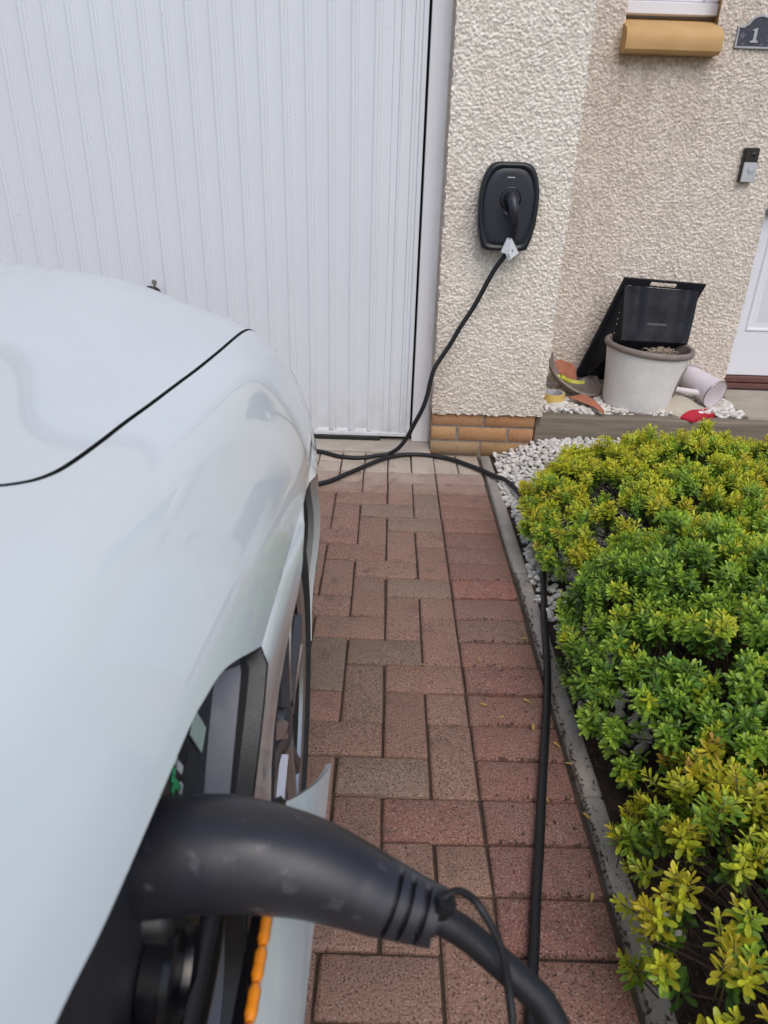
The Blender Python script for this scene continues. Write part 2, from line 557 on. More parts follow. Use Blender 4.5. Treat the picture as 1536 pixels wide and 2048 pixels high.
M['led'] = simple('status_bar', (.42, .46, .52), .35)
M['label_white'] = simple('label_white', (.72, .74, .78), .5)
M['label_ink'] = simple('label_ink', (.16, .16, .18), .6)
M['lock'] = simple('lock_metal', (.30, .28, .25), .4, .7, var=.2, scale=60)

# ------------------------------------------------------------------ ground and driveway
mb = MB(); mb.grid(np.array([[(x, y, -.075) for x in (-120, -4, 4, 120)] for y in (-120, -3, 5, 120)]))
mb.obj('ground', M['ground'], kind='structure')
U, V_, X0, Y0 = .1025, .10897, .2231, 1.0610     # paving lattice: unit across, unit along, inner joint, row zero
drive = MB().add([(-3.2, -1.6, -.011), (X0 + 2 * U + .008, -1.6, -.011), (X0 + 2 * U + .008, 3.03, -.011), (-3.2, 3.03, -.011)], [(0, 1, 2, 3)]).obj('driveway', M['bedding'], kind='structure')
def block_mesh(nu, nv, seed):
    r = np.random.default_rng(seed)
    w, l = nu * U - .0055, nv * V_ - .0055
    mb = MB()
    def ring(i, z, j=0.0007):
        P = []
        c = .0035
        hx, hy = w / 2 - i, l / 2 - i
        for sx, sy_, o in ((-1, -1, 0), (1, -1, 1), (1, 1, 0), (-1, 1, 1)):
            a = (sx * hx, sy_ * (hy - c), z); b = (sx * (hx - c), sy_ * hy, z)
            P += [a, b] if o == 0 else [b, a]
        P = np.array(P); P[:, :2] += r.normal(0, j, (8, 2)); P[:, 2] += r.normal(0, j * .5, 8)
        return P
    mb.rings([ring(.0, -.05, 0), ring(0, -.0062), ring(.0016, -.0022), ring(.0058, 0.0)], True, False, True)
    me = mb.mesh('paving_block')
    me.materials.append(M['paving']); fix_normals(me); shade(me, 50)
    return me
BM = {(a, b): [block_mesh(a, b, 10 * a + b + 100 * k) for k in range(4)] for a, b in ((2, 1), (1, 2), (1, 1))}
RED, BRN, GRY, PALE, PINK = (.37, .175, .13), (.36, .195, .145), (.31, .205, .155), (.52, .43, .355), (.41, .22, .165)
sold_f = (.95, 1.08, 1.05)
named = {('H', -2, 7): GRY, ('H', -2, 11): GRY, ('H', -3, 0): GRY, ('H', -3, 12): GRY, ('V', -1, 12): GRY, ('V', -3, 2): (.27, .165, .12), ('H', -4, 1): BRN,
         ('H', -2, -1): (.34, .145, .112), ('H', -2, -5): RED, ('V', -3, 14): PINK, ('H', -3, 4): (.25, .165, .125), ('V', -4, 3): (.25, .185, .145)}
sold = {7: (.38, .13, .10), 8: (.275, .115, .10), 9: (.255, .125, .105), 10: (.255, .115, .095), 11: (.34, .155, .115), 12: (.34, .155, .12), 13: (.345, .165, .13), 14: (.35, .175, .135), 15: (.345, .155, .125),
        6: (.29, .14, .115), 5: (.27, .145, .115), 4: (.33, .145, .11), 3: (.30, .12, .10), 2: (.30, .135, .105), 1: (.32, .135, .105), 0: (.31, .125, .098), -1: (.31, .135, .108), -2: (.30, .12, .105), -3: (.31, .12, .10), -4: (.32, .13, .10)}
blocks = []
for v in range(-24, 16):
    blocks.append((2, 1, 0, v, sold.get(v, tuple(c * rnd.uniform(.9, 1.1) for c in RED))))
for k in range(-1, 32):
    for v in range(-30, 18):
        if (v - (-1 + k)) % 4 == 0:
            u = -2 - k
            if v < 16:
                if k == -1: blocks.append((1, 1, -1, v, BRN if rnd.random() < .6 else RED))
                else: blocks.append((2, 1, u, v, named.get(('H', u, v), None)))
        if (v - k) % 4 == 0 and k >= 0:
            u = -1 - k
            if v <= 14: blocks.append((1, 2, u, v, named.get(('V', u, v), None)))
            elif v == 15: blocks.append((1, 1, u, v, None))
for u in range(-31, 2):
    if u >= -3: blocks.append((1, 2, u, 16, PALE))
    else:
        blocks.append((1, 1, u, 16, PALE)); blocks.append((1, 1, u, 17, PALE))
hid = MB(); nblk = 0
for nu, nv, u, v, c in blocks:
    cx, cy_ = X0 + (u + nu / 2) * U, Y0 + (v + nv / 2) * V_
    if cy_ < -1.5: continue
    if c is None:
        c = [BRN, BRN, BRN, (.35, .18, .135), (.34, .19, .14), (.36, .18, .135)][rnd.randrange(6)]
        f_ = rnd.uniform(.92, 1.08); c = tuple(x * f_ for x in c)
    g_ = sum(c) / 3; c = tuple(min(.6, (x * .92 + g_ * .08) * k_) for x, k_ in zip(c, (.86, .875, .81)))
    me = rnd.choice(BM[(nu, nv)])
    rot = (rnd.gauss(0, .004), rnd.gauss(0, .004), rnd.gauss(0, .004))
    loc = (cx + rnd.gauss(0, .0006), cy_ + rnd.gauss(0, .0006), rnd.gauss(0, .0012))
    if cx > -.45 and cy_ > .25 and nblk < 290:
        inst('paving_block', me, loc, rot, 1, drive, c); nblk += 1
    else:
        vv = np.array([x.co for x in me.vertices])
        hid.add(vv + np.array(loc), [tuple(p.vertices) for p in me.polygons])
o = hid.obj('paving_field', M['paving'], drive, kind='stuff'); o.color = (.29, .15, .115, 1)
mb = MB(); mb.box((-2.1, 3.024, -.05), (.212, 3.2, .010), .004)
mb.obj('threshold', M['threshold'], kind='structure')

# kerb edging
kerb = empty('kerb'); kerb['kind'] = 'structure'
edges = [-1.6, -.76, .155, 1.075, 1.985, 3.02]
for a, b in zip(edges[:-1], edges[1:]):
    mb = MB(); mb.box((.4405 + rnd.uniform(-.001, .001), a + .0015, -.12), (.484, b - .0015, .004), .006)
    mb.obj('edging_stone', M['kerb'], kerb, smooth=50)

# planting bed, mounded gravel
def bed_h(x, y):
    x = np.asarray(x, float); y = np.asarray(y, float)
    h = -.012 + .065 * sm(.5, .75, x) * sm(2.3, 3.0, y) + .02 * sm(.5, .9, x) + .006 * vnoise(x * 9, y * 9, 3)
    return h
xs = np.linspace(.484, 4.0, 90); ys = np.linspace(-1.6, 3.06, 110)
GX, GY = np.meshgrid(xs, ys)
MB().grid(np.stack([GX, GY, bed_h(GX, GY)], -1)).obj('planting_bed', M['soil'], kind='structure', smooth=60)

# ------------------------------------------------------------------ house
house = thing('house', (.45, 3.3, 0), 'cream roughcast house front with white garage door and brick plinth', 'house')
PX0, PX1, PY = .212, .690, 3.045       # pillar: left, right, front
WY = 3.575                             # recessed wall
def worley(u, v, cell, seed):
    """nearest jittered point: distance (in cells), its random value and its direction"""
    iu = np.floor(u / cell); iv = np.floor(v / cell)
    best = np.full(u.shape, 9.); rv = np.zeros(u.shape)
    def h(i, j, k):
        q = (i.astype(np.int64) * 73856093 ^ j.astype(np.int64) * 19349663 ^ (seed * 83492791 + k * 2654435761)) & 0xffffffff
        q = ((q ^ (q >> 15)) * 2246822519) & 0xffffffff
        q = ((q ^ (q >> 13)) * 3266489917) & 0xffffffff
        return ((q ^ (q >> 16)) & 0xffff) / 65535.
    for di in (-1, 0, 1):
        for dj in (-1, 0, 1):
            pu = iu + di; pv = iv + dj
            x = (pu + h(pu, pv, 1)) * cell; y = (pv + h(pu, pv, 2)) * cell
            ang = h(pu, pv, 4) * 3.1416; ca, sa = np.cos(ang), np.sin(ang)
            dx, dy = (u - x) / cell, (v - y) / cell
            d = np.hypot((dx * ca + dy * sa) * .9, (-dx * sa + dy * ca) * 1.12)
            mk = d < best
            best = np.where(mk, d, best); rv = np.where(mk, h(pu, pv, 3), rv)
    return best, rv
def roughcast(name, x0, x1, z0, z1, y, step, hole=None, seed=1, warm=0.0, stain_shade=None):
    nx = int((x1 - x0) / step) + 1; nz = int((z1 - z0) / step) + 1
    X, Z = np.meshgrid(np.linspace(x0, x1, nx), np.linspace(z0, z1, nz))
    d1, r1 = worley(X, Z, .0112, seed); d2, r2_ = worley(X + 5, Z + 3, .0075, seed + 7)
    h = np.maximum(0, 1 - (d1 / .62) ** 2) ** .6 * (.25 + .75 * r1) * .0060 + np.maximum(0, 1 - (d2 / .62) ** 2) ** .7 * (.3 + .7 * r2_) * .0040
    h += .0015 * vnoise(X * 9, Z * 9, seed)
    edge = np.minimum(X - x0, x1 - X)
    Xd = X.copy()
    G = np.stack([Xd, y - h, Z], -1)
    # ragged arrises
    jit = (vnoise(Z * 95, Z * 0 + seed, 5) * .0045)
    G[:, 0, 0] += jit[:, 0]; G[:, -1, 0] += jit[:, -1] * 1.0
    G[0, :, 2] += vnoise(X[0] * 80, X[0] * 0 + 2, 6) * .005
    idx = np.arange(nx * nz).reshape(nz, nx)
    q = np.stack([idx[:-1, :-1], idx[:-1, 1:], idx[1:, 1:], idx[1:, :-1]], -1).reshape(-1, 4)
    if hole:
        cx = .5 * (X[:-1, :-1] + X[1:, 1:]).ravel(); cz = .5 * (Z[:-1, :-1] + Z[1:, 1:]).ravel()
        q = q[~((cx > hole[0]) & (cx < hole[1]) & (cz > hole[2]) & (cz < hole[3]))]
    # base colour: stone to stone variation, weather stain and painted corner shade
    base = np.array([.78, .72, .64]) * (1 - warm) + np.array([.64, .545, .47]) * warm
    t = (.74 + .42 * r1 + .12 * (r2_ - .5))
    colr = base[None, None] * t[..., None]
    pale = (r1 > .8)[..., None]
    colr = np.where(pale, colr * .6 + np.array([.72, .69, .66]) * .4, colr)
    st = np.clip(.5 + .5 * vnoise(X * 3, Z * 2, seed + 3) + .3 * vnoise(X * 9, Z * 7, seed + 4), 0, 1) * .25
    if stain_shade is not None: st = np.clip(st + stain_shade(X, Z), 0, 1)
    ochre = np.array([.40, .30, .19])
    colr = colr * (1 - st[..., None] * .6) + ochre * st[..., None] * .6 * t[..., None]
    me = bpy.data.meshes.new(name)
    me.from_pydata(G.reshape(-1, 3).tolist(), [], q.tolist())
    at = me.attributes.new('col', 'FLOAT_COLOR', 'POINT')
    at.data.foreach_set('color', np.concatenate([colr.reshape(-1, 3), np.ones((nx * nz, 1))], 1).ravel())
    me.materials.append(M['render'])
    me.polygons.foreach_set('use_smooth', [True] * len(me.polygons))
    o = bpy.data.objects.new(name, me); COL.objects.link(o); set_parent(o, house)
    return o
def st_pillar(X, Z):
    return .40 * sm(.62, .2, Z) + .25 * sm(PX0 + .09, PX0, X) * (Z < 1.2) - .15 * sm(.9, 1.5, Z)
roughcast('rendered_pillar', PX0 - .004, PX1 + .012, .193, 2.0, PY - .012, .0028, seed=3, stain_shade=st_pillar)
def stain_shade_wall(X, Z):
    s = 1.1 * sm(.84, .74, X)  # strip by the pillar: stain, with the corner's shade painted into it
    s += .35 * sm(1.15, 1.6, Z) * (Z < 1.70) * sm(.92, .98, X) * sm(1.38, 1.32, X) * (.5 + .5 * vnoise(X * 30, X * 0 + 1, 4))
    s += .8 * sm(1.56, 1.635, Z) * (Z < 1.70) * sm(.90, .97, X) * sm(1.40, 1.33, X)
    s += .3 * sm(.5, .2, Z)
    return s
roughcast('rendered_wall', PX1 - .01, 1.738, .16, 2.0, WY, .0032, hole=(.955, 1.345, 1.66, 3), seed=9, warm=.55, stain_shade=stain_shade_wall)
# render returns and upper parts of the front (coarser, out of frame)
mb = MB()
mb.box((PX0, PY - .010, 2.0), (PX1 + .008, WY + .2, 5.2))
mb.box((PX1 + .008, WY, 2.0), (.95, WY + .25, 5.2)); mb.box((1.35, WY, 2.0), (3.2, WY + .25, 5.2)); mb.box((.95, WY, 2.75), (1.35, WY + .25, 5.2))
mb.box((-2.4, PY + .06, 2.16), (PX0, WY, 5.2))
mb.box((-3.6, PY - .01, 0.0), (-2.4, WY, 5.2))
mb.box((2.66, WY, .0), (3.4, WY + .25, 2.0))
mb.obj('upper_wall', M['render_far'], house)
mb = MB()
mb.add([(PX0 - .001, PY - .011, .193), (PX0 - .001, 3.2, .193), (PX0 - .001, 3.2, 2.0), (PX0 - .001, PY - .011, 2.0)], [(0, 1, 2, 3)])
mb.add([(PX1 + .006, PY - .011, .15), (PX1 + .006, WY + .02, .15), (PX1 + .006, WY + .02, 2.0), (PX1 + .006, PY - .011, 2.0)], [(0, 1, 2, 3)])
mb.add([(PX0, PY - .010, .193), (PX1 + .006, PY - .010, .193), (PX1 + .006, PY + .05, .193), (PX0, PY + .05, .193)], [(0, 1, 2, 3)])
mb.obj('render_return', M['render_far'], house)
# plinth: mortar core with bricks standing proud of it
MB().box((PX0 + .006, PY + .004, -.05), (PX1 - .016, 3.3, .195)).obj('mortar_bed', M['mortar'], house)
def brick(x0, x1, z0, z1, c, y=PY):
    mb = MB(); mb.box((x0, y + rnd.uniform(-.0015, .0015), z0), (x1, y + .09, z1), .0014)
    o = mb.obj('brick', M['brick'], house, smooth=50); o.color = (*c, 1); return o
B1, B2, B3 = (.43, .235, .125), (.46, .27, .13), (.30, .215, .13)
brick(PX0 + .002, .443, .136, .1945, B1); brick(.453, PX1 - .014, .136, .1945, (.42, .21, .10))
brick(PX0 + .001, .322, .066, .126, B2); brick(.337, .553, .066, .126, (.43, .23, .11)); brick(.565, PX1 - .015, .066, .126, (.41, .205, .10))
brick(PX0, .434, -.005, .056, B3); brick(.444, PX1 - .012, -.005, .056, (.31, .19, .09))

# garage door: one pressed sheet with ribs, a frame, seal, lock and handle
gd = empty('garage_door', (0, 0, 0), house)
GY_ = 3.165
prof = []
ribs = [-.072 - .0889 * k for k in range(22)]
xs_ = [-2.04]
for rx in sorted(ribs):
    prof += [(rx - .016, 0.0), (rx - .0125, -.0010), (rx - .0075, -.0052), (rx + .0015, -.0060), (rx + .0060, -.0030), (rx + .0085, .0022), (rx + .0145, .0026), (rx + .0185, 0.0)]
prof = [(-2.04, 0)] + prof + [(-.0135, 0), (-.010, -.003), (-.006, 0.0), (.014, 0), (.018, -.006), (.024, -.006), (.028, 0.0), (.066, 0), (.069, -.007), (.081, -.007), (.084, .0), (.0965, 0), (.099, -.010), (.116, -.010), (.116, .03)]
P = np.array(prof)
mb = MB()
G = np.stack([np.stack([P[:, 0], GY_ + P[:, 1], np.full(len(P), z)], -1) for z in (.055, 2.12)])
mb.grid(G)
mb.obj('door_sheet', M['door'], gd, smooth=25)
mb = MB(); mb.box((-2.04, GY_ - .008, .031), (.1165, GY_ + .02, .0495), .003)
for a, b in zip(sorted(ribs)[:-1], sorted(ribs)[1:]):
    mb.add([(a + .02, GY_, .066), (b - .016, GY_, .066), (b - .016, GY_ - .007, .0500), (a + .02, GY_ - .007, .0500)], [(0, 1, 2, 3)])
mb.add([(-2.04, GY_ - .0015, .0498), (.116, GY_ - .0015, .0498), (.116, GY_ + .0008, .0565), (-2.04, GY_ + .0008, .0565)], [(0, 1, 2, 3)])
mb.obj('bottom_rail', M['door'], gd, smooth=25)
MB().box((-2.04, GY_ - .013, .0105), (-.02, GY_ + .02, .0305), .002).obj('rubber_seal', M['black_plastic'], gd)
MB().box((-2.06, GY_ + .06, .0), (.13, GY_ + .08, 2.14)).obj('dark_gap', M['under'], gd)
mb = MB()
mb.box((.127, GY_ - .013, .0105), (.2125, GY_ + .07, 2.16), .003)
mb.box((-2.40, GY_ - .013, .0105), (-2.048, GY_ + .07, 2.16), .003); mb.box((-2.048, GY_ - .013, 2.125), (.127, GY_ + .07, 2.16), .003)
mb.obj('door_frame', M['frame'], house, smooth=40)
MB().box((.2015, GY_ - .022, .012), (.2135, GY_ - .0125, 2.1), .002).obj('mastic_seal', M['mastic'], house)
mt = Matrix.Translation((-1.017, GY_, .703)) @ Matrix.Rotation(math.pi / 2, 4, 'X')
mb = MB(); mb.lathe([(.0105, -.001), (.0105, .006), (.008, .009), (.0001, .009)], 20, mt); mb.box((-1.0205, GY_ - .007, .672), (-1.0135, GY_ + .001, .699), .002)
mb.obj('lock', M['lock'], gd, smooth=40)
mb = MB()
h = [(-1.045, GY_ - .012, .662), (-1.036, GY_ - .036, .677), (-1.02, GY_ - .046, .680), (-1.004, GY_ - .046, .677), (-.998, GY_ - .03, .664), (-.998, GY_ - .026, .61)]
mb.tube(spline(h, 5), .013, 10); mb.box((-1.06, GY_ - .012, .56), (-.99, GY_ + .002, .665), .006)
mb.obj('handle', M['black_plastic'], gd, smooth=50)

# window and sill
win = empty('window', (0, 0, 0), house)
prof = [(3.66, 1.778), (3.60, 1.762), (3.545, 1.742), (3.512, 1.727), (3.496, 1.712), (3.490, 1.694), (3.489, 1.672), (3.494, 1.650), (3.508, 1.640), (3.60, 1.6395)]
mb = MB(); G = np.array([[(x, y, z) for y, z in prof] for x in np.linspace(.949, 1.349, 9)])
mb.grid(G); mb.add([(.949, y, z) for y, z in prof], [tuple(range(len(prof)))]); mb.add([(1.349, y, z) for y, z in prof], [tuple(range(len(prof)))])
mb.obj('window_sill', M['sill'], win, smooth=35)
mb = MB(); mb.box((.957, 3.640, 1.793), (1.362, 3.70, 1.842), .005); mb.box((.957, 3.650, 1.8425), (1.02, 3.70, 2.7), .005); mb.box((1.30, 3.650, 1.8425), (1.362, 3.70, 2.7), .005)
mb.box((1.021, 3.658, 1.8425), (1.299, 3.70, 1.91), .006)
mb.obj('window_frame', M['upvc'], win, smooth=40)
MB().box((1.0, 3.672, 1.89), (1.32, 3.685, 2.7)).obj('pane', M['glass'], win)
mb = MB(); mb.box((.93, WY + .004, 1.60), (.953, 3.72, 2.75)); mb.box((1.3635, WY + .004, 1.60), (1.40, 3.72, 2.75)); mb.box((.953, 3.69, 1.60), (1.364, 3.72, 1.792))
mb.obj('window_reveal', M['sill'], win)

# front door, its threshold and doorstep slab
fd = empty('front_door', (0, 0, 0), house)
DX = 1.722
mb = MB(); mb.box((DX, WY + .012, .268), (DX + .94, WY + .06, 2.2), .004)
mb.obj('door_leaf', M['upvc'], fd, smooth=40)
def panel(x0, x1, z0, z1):
    mb = MB(); y = WY + .012
    R = []
    for i, dy in ((0, .0), (.008, -.006), (.016, -.004), (.024, .003), (.034, .004), (.06, -.004)):
        R.append([(x0 + i, y + dy, z0 + i), (x1 - i, y + dy, z0 + i), (x1 - i, y + dy, z1 - i), (x0 + i, y + dy, z1 - i)])
    mb.rings([np.array(r) for r in R], True, False, True)
    mb.obj('door_panel', M['upvc'], fd, smooth=20)
for px in (DX + .062, DX + .52):
    panel(px, px + .36, .49, 1.0); panel(px, px + .36, 1.16, 2.02)
mb = MB(); mb.box((DX + .02, WY + .0, 1.02), (DX + .05, WY + .0125, 1.14), .004); mb.tube([(DX + .035, WY - .04, 1.05), (DX + .16, WY - .045, 1.05)], .009, 8); mb.tube([(DX + .035, WY + .002, 1.05), (DX + .035, WY - .04, 1.05)], .009, 8)
mb.obj('door_handle', M['chrome'], fd, smooth=50)
mb = MB(); mb.box((DX - .012, WY - .015, .203), (DX + .96, WY + .09, .232), .004); mb.box((DX - .004, WY - .004, .2325), (DX + .95, WY + .09, .266), .006)
mb.obj('door_threshold', M['brown_wood'], fd, smooth=40)
slab = MB(); slab.prism([(1.715, 3.555, .150), (1.682, 3.41, .150), (1.645, 3.13, .150), (1.66, 3.10, .150), (2.7, 3.10, .150), (2.7, 3.555, .150)], (0, 0, .05))
slab.obj('doorstep', M['slab'], kind='structure')

# ------------------------------------------------------------------ raised bed: sleeper and gravel
sl = MB(); sl.box((PX1 - .008, 3.052, -.03), (2.4, 3.122, .188), .006)
sl.obj('timber_sleeper', M['wood'], None, smooth=40, label='weathered grey timber sleeper holding back white gravel beside the brick plinth', cat='sleeper')
MB().add([(PX1, 3.10, .165), (1.76, 3.10, .165), (1.76, WY, .175), (PX1, WY, .175)], [(0, 1, 2, 3)]).obj('raised_bed', M['soil'], kind='structure')

def rock(seed, sub=2):
    bm = bmesh.new(); bmesh.ops.create_icosphere(bm, subdivisions=sub, radius=.5)
    r = np.random.default_rng(seed)
    V = np.array([v.co for v in bm.verts])
    for _ in range(6):                                   # chop with random planes for broken facets
        n = r.normal(size=3); n /= np.linalg.norm(n); d = r.uniform(.30, .44)
        k = V @ n; V = V - np.outer(np.maximum(0, k - d) * .85, n)
    V *= np.array([1.25, .85, .62]) * r.uniform(.85, 1.15, 3)
    V += r.normal(0, .012, V.shape)
    for v, p in zip(bm.verts, V): v.co = p
    me = bpy.data.meshes.new('gravel_stone'); bm.to_mesh(me); bm.free()
    me.materials.append(M['stone']); me.polygons.foreach_set('use_smooth', [True] * len(me.polygons)); shade(me, 38)
    return me
ROCKS = [rock(k) for k in range(14)]
RV = [(np.array([v.co for v in me.vertices]), [tuple(p.vertices) for p in me.polygons]) for me in ROCKS]
gravel = empty('gravel_bed'); gravel['kind'] = 'structure'
def darts(n, x0, x1, y0, y1, rmin, ok):
    pts = []; cell = {}
    for _ in range(n):
        x, y = rnd.uniform(x0, x1), rnd.uniform(y0, y1)
        if not ok(x, y): continue
        i, j = int(x / rmin), int(y / rmin)
        if any((x - a) ** 2 + (y - b) ** 2 < rmin * rmin for di in (-1, 0, 1) for dj in (-1, 0, 1) for a, b in cell.get((i + di, j + dj), [])): continue
        cell.setdefault((i, j), []).append((x, y)); pts.append((x, y))
    return pts
def low_ok(x, y):
    if y > 3.035 and x < PX1: return False
    if y > 3.045: return False
    edge = .497 + .012 * math.sin(y * 9)
    if x < edge: return False
    if y < 1.95: return rnd.random() < (.10 if y < 1.75 else .35) and x < .66
    return True
stones = []
for layer, rm in ((0, .0205), (1, .0225)):
    for x, y in darts(16000, .47, 1.5, 1.2, 3.04, rm, low_ok):
        if layer == 1 and y < 1.95: continue
        stones.append((x, y, float(bed_h(x, y)) + .008 + layer * .011, rnd.uniform(.022, .037)))
for x, y in [(.492, 1.80), (.515, 1.795), (.497, 1.73), (.52, 1.27), (.53, 1.262), (.505, 2.02), (.50, 1.93), (.515, .80), (.52, .785), (.53, .77)]:
    stones.append((x, y, .016, rnd.uniform(.022, .032)))
def up_ok(x, y): return not (x > 1.655 + (3.555 - y) * .0 and y > 3.08)
for layer, rm in ((0, .0205), (1, .0225)):
    for x, y in darts(9000, PX1 + .012, 1.70, 3.125, WY - .01, rm, up_ok):
        stones.append((x, y, .186 + layer * .012, rnd.uniform(.026, .043)))
cam_p = np.array([0, 0, CAM_H])
def seen_rank(s):
    x, y, z, r = s
    vis = (x < .55 + .62 * max(0, y - 1.9)) if z < .15 else (y < 3.35)
    return -(r / np.linalg.norm(np.array([x, y, z]) - cam_p)) * (1 if vis else .3) - (.003 if z < .15 and y > 2.2 and x < .95 else 0)
stones.sort(key=seen_rank)
rest = MB()
for i, (x, y, z, r) in enumerate(stones):
    k = rnd.randrange(len(ROCKS)); rot = (rnd.gauss(0, .35), rnd.gauss(0, .35), rnd.uniform(0, 6.28))
    if i < 300:
        g = rnd.uniform(.72, 1.0)
        inst('gravel_stone', ROCKS[k], (x, y, z), rot, (r, r, r), gravel, (g, g * rnd.uniform(.96, 1.0), g * rnd.uniform(.9, 1.0)))
    else:
        R_ = np.array(Euler(rot).to_matrix())
        rest.add(RV[k][0] * r @ R_.T + np.array([x, y, z]), RV[k][1])
o = rest.obj('gravel_spread', M['stone'], gravel, kind='stuff', smooth=38); o.color = (.90, .885, .86, 1)

# ------------------------------------------------------------------ car body surfaces
XC = -1.0575
PS = np.array([(-3.2, -3.2, 1.06), (-1, -1, 1.06), (0, 0, 1.06), (.4, .4, 1.056), (.8, .8, 1.045), (1.2, 1.2, 1.03), (1.38, 1.38, 1.012), (1.52, 1.515, .975), (1.63, 1.615, .925), (1.74, 1.695, .85), (1.85, 1.745, .75), (2.0, 1.765, .60), (2.15, 1.755, .45), (2.3, 1.735, .30)])
SEC = np.array([(0, 0), (.15, .003), (.30, .01), (.45, .021), (.54, .031), (.62, .05), (.70, .078), (.78, .094), (.835, .107), (.872, .128), (.902, .162), (.926, .20), (.942, .237), (.951, .27)])
def cumul(Pn):
    d = np.r_[0, np.cumsum(np.hypot(*np.diff(Pn, axis=0).T))]; return d / d[-1]
WT = cumul(SEC)
def cub(tk, Pn, t):
    """natural cubic spline (continuous curvature, so reflections run smoothly)"""
    t = np.asarray(t, float); Pn = np.asarray(Pn, float); n = len(tk); h = np.diff(tk)
    P2 = Pn.reshape(n, -1)
    A = np.eye(n); B = np.zeros(P2.shape)
    for i in range(1, n - 1):
        A[i, i - 1], A[i, i], A[i, i + 1] = h[i - 1], 2 * (h[i - 1] + h[i]), h[i]
        B[i] = 6 * ((P2[i + 1] - P2[i]) / h[i] - (P2[i] - P2[i - 1]) / h[i - 1])
    D = np.linalg.solve(A, B)
    tc = np.clip(t, tk[0], tk[-1])
    i = np.clip(np.searchsorted(tk, tc, side='right') - 1, 0, n - 2)
    hh = h[i][..., None]; u = (tc - tk[i])[..., None]; v = hh - u
    out = D[i] * v ** 3 / (6 * hh) + D[i + 1] * u ** 3 / (6 * hh) + (P2[i] / hh - D[i] * hh / 6) * v + (P2[i + 1] / hh - D[i + 1] * hh / 6) * u
    return out
def S(w, s, side=1):
    w = np.asarray(w, float); s = np.asarray(s, float)
    c = cub(PS[:, 0], PS[:, 1:], s); e = 1e-3
    d = cub(PS[:, 0], PS[:, 1:], s + e) - cub(PS[:, 0], PS[:, 1:], s - e)
    n = np.stack([-d[..., 1], d[..., 0]], -1); n /= np.linalg.norm(n, axis=-1, keepdims=True)
    sec = cub(WT, SEC, w)
    mm = 1 + .34 * sm(.95, 1.5, s) * sm(.7, .93, sec[..., 0])
    lat = sec[..., 0] * (1 - .040 * sm(.85, 1.5, s))
    drop = sec[..., 1] * mm
    return np.stack([XC + side * lat, c[..., 0] - drop * n[..., 0], c[..., 1] - drop * n[..., 1]], -1)
WS = 1.07
def cdt_patch(verts2, polys, inside, mapf):
    """fine triangulation of 2-D points with constraint loops; inside(cx, cy) keeps triangles; mapf lifts to 3-D"""
    V = [Vector((float(a), float(b))) for a, b in verts2]
    E_ = []
    for pl, closed in polys:
        b = len(V); V += [Vector((float(a), float(c))) for a, c in pl]
        E_ += [(b + i, b + i + 1) for i in range(len(pl) - 1)]
        if closed: E_.append((b + len(pl) - 1, b))
    vv, _, ff, _, _, _ = delaunay_2d_cdt(V, E_, [], 0, 1e-6)
    A = np.array([[v.x, v.y] for v in vv]); F = np.array([f for f in ff if len(f) == 3])
    c = A[F].mean(1); F = F[inside(c[:, 0], c[:, 1])]
    used = np.unique(F); mp = -np.ones(len(A), int); mp[used] = np.arange(len(used))
    return mapf(A[used, 0], A[used, 1]), mp[F]
def inpoly(poly):
    Pn = np.asarray(poly, float)
    def f(x, y):
        r = np.zeros(x.shape, bool)
        x1, y1 = Pn[:, 0], Pn[:, 1]; x2, y2 = np.roll(x1, -1), np.roll(y1, -1)
        for a, b, c, d in zip(x1, y1, x2, y2):
            k = ((b > y) != (d > y)) & (x < (c - a) * (y - b) / (d - b + 1e-15) + a)
            r ^= k
        return r
    return f
def offset(Pn, d):
    Pn = np.asarray(Pn, float); T = np.gradient(Pn, axis=0); T /= np.linalg.norm(T, axis=1, keepdims=True)
    return Pn + d * np.stack([-T[:, 1], T[:, 0]], 1)
shut_ws = [(.794, 1.62), (.793, 1.39), (.7925, 1.22), (.7905, 1.04), (.785, .9), (.781, .8), (.778, .715), (.775, .65), (.7735, .595), (.771, .543), (.767, .510), (.757, .486), (.735, .467), (.69, .456), (.62, .450), (.45, .443), (.25, .438), (.0, .436)]
shut = spline([(a * WS, b) for a, b in shut_ws], 10)
GAP = .0025
sh_in, sh_out = offset(shut, -GAP), offset(shut, GAP)        # travelling rearwards the bonnet is on the right-hand side of the line
if sh_in[5, 0] > sh_out[5, 0]: sh_in, sh_out = sh_out, sh_in
sh_in[-1, 0] = 0; sh_out[-1, 0] = 0
car = thing('car', (XC, -.2, 0), 'white electric car parked nose to the garage, charge flap open', 'car')
def skirt(mb, loop3, depth, inward=(0, 0, -1)):
    L = np.asarray(loop3); d = np.asarray(inward, float) * depth
    mb.rings([L, L + d * .15, L + d], False)
def both(f, name, mat, parent, smooth=30, sides=(1, -1), **kw):
    for sd in sides:
        mb = MB(); f(mb, sd); mb.obj(name, mat, parent, smooth=smooth, **kw)
